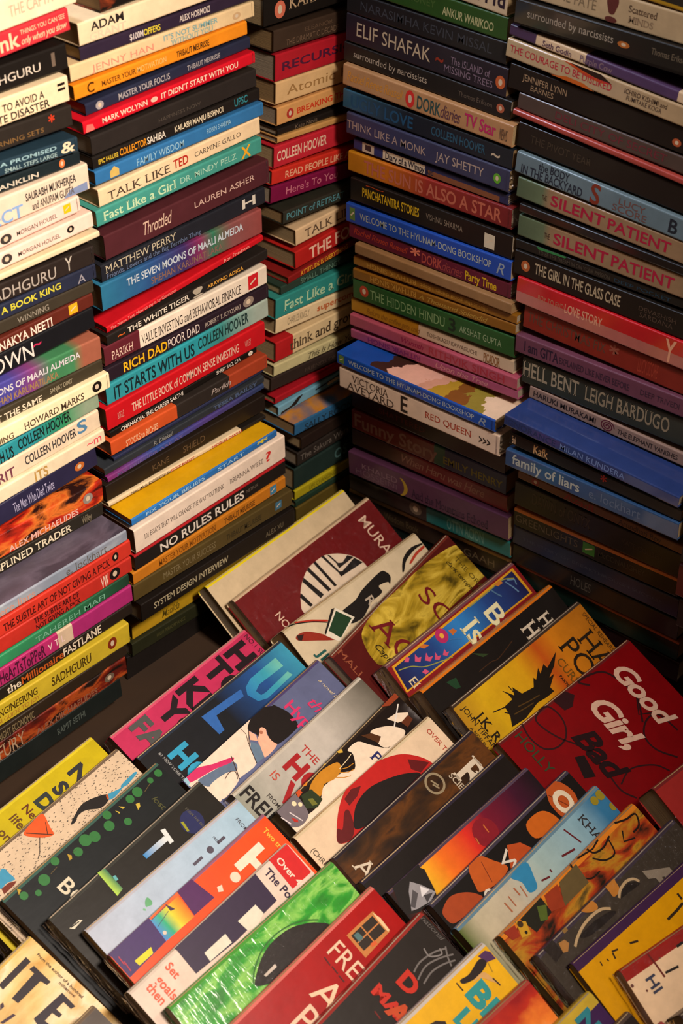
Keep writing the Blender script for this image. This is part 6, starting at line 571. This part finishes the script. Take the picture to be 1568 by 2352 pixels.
 {'id': 'ite', 'col': 'P:ite', 'spine': 'C8A85A', 'O': [0.2594, -0.8389, -0.23], 'e': [-0.13593, 0.99072, 0.0], 'w': [0.90507, 0.12417, -0.40674], 'H': 0.19, 'W': 0.14979985669939533, 't': 0.02, 'band': 0.0015, 'film': 0, 'desc': 'tan and black book with giant block letters, nearest the lower corner', 'art': [['p', '2A2024', [[0.1436, 0.0118], [0.1751, 0.0114], [0.175, 0.0168], [0.1431, 0.0171]]], ['p', '2A2024', [[0.143, 0.0268], [0.1699, 0.0254], [0.1698, 0.0203], [0.1744, 0.021], [0.1744, 0.0399], [0.1704, 0.0394], [0.169, 0.0335], [0.1438, 0.0332]]], ['p', '2A2028', [[0.1435, 0.0505], [0.1744, 0.0525], [0.1738, 0.0678], [0.1697, 0.0666], [0.1697, 0.0585], [0.1615, 0.0584], [0.1618, 0.0645], [0.1581, 0.0648], [0.157, 0.0579], [0.1485, 0.0581], [0.1492, 0.0638], [0.1421, 0.0563]]], ['p', '3A2A34', [[0.133, 0.0239], [0.1362, 0.024], [0.1345, 0.0272], [0.1298, 0.0272]]], ['t', '3A2A1E', 'From the author of a hundred', [0.1821, 0.0163], 0.0025, 1.15, 'b'], ['t', '3A2A1E', 'million', [0.1779, 0.0451], 0.0023, 1.15, 'b'], ['t', '6a4a2a', 'a novel', [0.1782, 0.0521], 0.0022, 1.1, 'b'], ['p', '3A2434', [[0.1233, 0.0336], [0.1352, 0.0361], [0.1358, 0.0387], [0.1239, 0.0361]]]]},
 {'id': 'greyend', 'col': '4A4038', 'spine': '6A5A4A', 'O': [0.3422, -0.8473, -0.23], 'e': [-0.10797, 0.99415, 0.0], 'w': [0.90821, 0.09863, -0.40674], 'H': 0.19, 'W': 0.12733948896035316, 't': 0.03, 'band': 0.0015, 'film': 0, 'desc': 'grey brown book tucked under the frame beside the giant lettered one', 'art': []},
]),
]

# ---------------------------------------------------------------- books in the wall piles, spines out
FRONT = {'P:nextarticle': 'C8980F', 'P:liars': 'P:liarstop', '1648A0': 'P:blossom', '2A5A80': 'P:boat'}
SPOLY = {
 'P:courage': [('B8481E', [(.3, .97), (.36, .80), (.42, .62), (.5, .55), (.56, .70), (.44, .98)]), ('2A1A14', [(.33, .99), (.40, .84), (.47, .72), (.56, .70), (.5, .99)]), ('B85A1E', [(.25, 0), (.33, .22), (.42, .20), (.48, 0)])],
 'P:kid': [('C8B498', [(.20, .1), (.48, .1), (.48, .9), (.20, .9)]), ('B8A48C', [(.06, .1), (.14, .1), (.14, .95), (.06, .95)]), ('3A2A2A', [(.08, .3), (.12, .3), (.12, .8), (.08, .8)]), ('7A4A30', [(.5, .1), (.95, .1), (.95, .6), (.5, .6)])],
 'P:bluetree': [('1A1614', [(.02, .1), (.14, .2), (.2, .95), (.16, .95), (.1, .4), (.02, .3)]), ('1A1614', [(.3, .5), (.45, .6), (.62, .95), (.58, .95), (.42, .75), (.3, .65)]), ('C8B89A', [(.4, .3), (.5, .35), (.48, .7), (.4, .6)])],
 '2F6A9C': [('C8A85A', [(.08, .15), (.13, .15), (.13, .6), (.105, .9), (.08, .6)])],
 'C41424': [('D86A60', [(.01, .1), (.06, .1), (.05, .6), (.02, .7)])],
 '1B1916': [('0F0D0C', [(0, 0), (1, 0), (1, .12), (0, .05)])],
 '1B1A17': [('2F7A44', [(.13, .7), (.28, .78), (.29, .98), (.12, .98)])],
 'DCC6AC': [('8A98B8', [(.35, .1), (.52, .1), (.5, .4), (.4, .5)]), ('7A88A8', [(.86, .05), (.99, .05), (.99, .35), (.9, .3)])],
 'P:silent': [],
}
def lettering(parent, H, t, items, polys):
    """each line of lettering and each emblem on a spine is a part of its own"""
    lay = 0
    def begin():
        p = Print(lambda a, b, z: (a, -z, b)); p.layer = lay; return p
    for h, pts in polys:
        p = begin(); p.poly([(x * H, z * t) for x, z in pts], h); p.build('spine_print', parent); lay = p.layer
    first = True
    for s, x0, x1, v0, v1, h, st in items:
        zb = v0 * t; hh = (v1 - v0) * t; p = begin(); name = 'emblem'
        if s in ('o', 'oo'):
            p.disc((x0+x1)/2, zb+hh/2, (x1-x0)/2, hh/2, h); p.disc((x0+x1)/2, zb+hh/2, (x1-x0)/5, hh/4, 'C8B498' if h != 'D8C8B4' else '2A2420')
        elif s == '#':
            p.poly([(x0, zb), (x1, zb), (x1, zb+hh), (x0, zb+hh)], h); p.line([(x0+(x1-x0)*.2, zb+hh*.35), (x0+(x1-x0)*.8, zb+hh*.65)], hh*.12, 'D0BCA0')
        elif s == '@':
            cx, cy = (x0+x1)/2, zb+hh/2; p.line([(cx + (x1-x0)/2*(1-i/44)*math.cos(i*.42), cy + hh/2*(1-i/44)*math.sin(i*.42)) for i in range(40)], hh*.09, h)
        else:
            V, F, w = text_mesh(s, st); sx = (x1-x0)/max(w, 1e-6); sy = hh/CAP
            P = [(x1 - a*sx, zb + hh - b*sy) for a, b in V] if st == 'f' else [(x0 + a*sx, zb + b*sy) for a, b in V]
            P = [(min(max(a, .0004), H-.0004), min(max(b, .0003), t-.0003)) for a, b in P]
            p.add(P, F, h)
            if len(s) > 2: name = 'title_lettering' if first else 'second_lettering'; first = False
        p.build(name, parent); lay = p.layer

LOOSE = {('A', 5), ('A', 8), ('A', 11), ('A', 12), ('A', 18), ('B', 3), ('B', 6), ('B', 9), ('B', 12), ('B', 18), ('B', 22), ('D', 7), ('D', 8), ('D', 9), ('D', 12), ('D', 20), ('D', 21)}
for key, side, place, books in STACKS:
    for k, (col, (s0, z0), th, H, t, d, items, desc) in enumerate(books):
        c, s = math.cos(th), math.sin(th)
        if side == 'L': M = Matrix(((0, -1, 0, d), (c, 0, -s, s0), (s, 0, c, z0), (0, 0, 0, 1)))
        else: M = Matrix(((c, 0, -s, s0), (0, 1, 0, -d), (s, 0, c, z0), (0, 0, 0, 1)))
        label = desc + ', ' + place
        root = thing('paperback_book', M, label, 'book', 'books piled flat, ' + place)
        W = .126 + random.uniform(-.004, .004)
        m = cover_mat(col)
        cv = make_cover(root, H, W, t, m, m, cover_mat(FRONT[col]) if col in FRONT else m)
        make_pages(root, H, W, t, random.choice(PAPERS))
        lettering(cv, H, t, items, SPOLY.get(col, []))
        if (key, k) in LOOSE:
            rnd = random.Random(k); V = []; F = []
            for i in range(7):
                for j in range(9):
                    f = i / 6; V.append((H - .003 + .0075 * f + rnd.uniform(-.001, .001) * f, -.0007 + f * .010 + rnd.uniform(-.003, .003) * f, t * (.02 + .96 * j / 8) * (1 - .25 * f) + rnd.uniform(-.0012, .0012) * f))
            for i in range(6):
                for j in range(8): a = i * 9 + j; F.append((a, a + 9, a + 10, a + 1))
            link_mesh('plastic_sleeve', V, F, [PLASTIC], None, root)

# ---------------------------------------------------------------- books standing in rows on the table, leaning back, covers up
NAMES = {'R1': 'back row', 'R2': 'middle row', 'R3': 'front row', 'R4': 'nearest row'}
SOFT = {'leaf', 'hat', 'jungle', 'couple', 'ascend', 'rings', 'bugs', 'kh', 'green', 'bee', 'arm', 'norw', 'palebl', 'goodgirl'}
def film_sheet(parent, H, W, seed, full, t=.02):
    rnd = random.Random(seed); V = []; F = []; nx, ny = (26, 14) if full else (8, 16)
    w_ = min(W * .8, .09) if full else min(W, .10)
    for i in range(nx + 1):
        for j in range(ny + 1):
            if full:
                x = -.006 + (H + .010) * i / nx; y = w_ * j / ny; z = -.0008 + rnd.uniform(-.00035, .00035)
                if i == 0: z += .001
            else:
                f = i / nx; x = -.0006 - .0035 * math.sin(f * 2.2) + rnd.uniform(-.0009, .0009) * f; y = .001 + w_ * j / ny + rnd.uniform(-.001, .001); z = max(-.0007, -.0005 + f * t * .8 + rnd.uniform(-.0012, .0012) * f * (1 - f))
            V.append((x, y, z))
    for i in range(nx):
        for j in range(ny):
            a = i * (ny + 1) + j; F.append((a, a + 1, a + ny + 2, a + ny + 1))
    return link_mesh('plastic_sleeve', V, F, [WRAP if full else PLASTIC], None, parent)

for rn, books in ROWS:
    for k, b in enumerate(books):
        e = Vector(b['e']); w = Vector(b['w']); n = e.cross(w); O = b['O']; H, W, t = b['H'], b['W'], b['t']
        M = Matrix(((e.x, w.x, n.x, O[0]), (e.y, w.y, n.y, O[1]), (e.z, w.z, n.z, O[2]), (0, 0, 0, 1)))
        root = thing('leaning_book', M, b['desc'] + ', ' + NAMES[rn], 'book', 'leaning books, ' + NAMES[rn])
        film = bool(b['film'])
        cv = make_cover(root, H, W, t, cover_mat(b['spine']), cover_mat(b['col'], film), cover_mat(b['col'], film), b['band'], .0042)
        make_pages(root, H, W, t, PAPERS[(k * 7 + len(rn)) % 3])
        pr = Print(lambda a, q, z: (a, q, -z)); lt_n = 0; tl = 0
        # local x runs along the book and y away from the spine; letters read along y with their tops towards +x
        for a in b['art']:
            if a[0] == 'p':
                raw = [(v, u) for u, v in a[2]]
                if b['id'] in SOFT and len(raw) >= 6: raw = smooth(raw, True, 4)
                pts = clip(raw, .0006, W - .0006, .0006, H - .0006)
                if a[1].startswith('P:'):
                    if len(pts) > 2:
                        q = Print(lambda x, y, z, l=pr.layer: (y, x, -.000125 - .000018 * l)); q.poly(pts, a[1]); q.build('cover_print', cv); pr.layer += 1
                else:
                    pp = Print(None); pr.place = lambda x, y, z: (y, x, -z); pr.poly(pts, a[1])
            elif a[0] == 'l':
                pr.place = lambda x, y, z: (y, x, -z)
                pts = [(v, u) for u, v in a[3] if -.001 < u < H and -.001 < v < W]
                if len(pts) > 1: pr.line(pts, a[2], a[1])
            elif a[0] == 'o':
                pr.place = lambda x, y, z: (y, x, -z); u, v = a[2]; rr = a[3]
                if a[4]: pr.line([(v + rr*math.cos(i*.3), u + rr*math.sin(i*.3)) for i in range(22)], rr*a[4], a[1])
                else:
                    pts = clip([(v + rr*math.cos(i*.3142), u + rr*math.sin(i*.3142)) for i in range(20)], .0006, W-.0006, .0006, H-.0006); pr.poly(pts, a[1])
            else:
                lt = Print(lambda x, y, z: (y, x, -z - .0003)); lt.layer = tl
                _, h, s, (u, v), cap, ws, st = a
                sy = cap / CAP; sx = sy * ws; body = s
                while body:
                    V, F, wd = text_mesh(body, st)
                    if v + wd * sx < W - .001: break
                    body = body[:-1]
                if body and u < H - .001 and v > 0: lt.add([(v + a_*sx, u + b_*sy) for a_, b_ in V], F, h); lt.build('title_lettering' if lt_n < 2 else 'second_lettering', cv); lt_n += 1; tl = lt.layer
        pr.build('cover_print', cv)
        if (rn != 'R1' and k % 3 != 1 and (rn, k) != ('R2', 2)) or (rn == 'R1' and k in (4, 5, 6)): film_sheet(root, H, W, k + 100 * int(rn[1]), False, t)
        if film: film_sheet(root, H, W, k + 40, True)
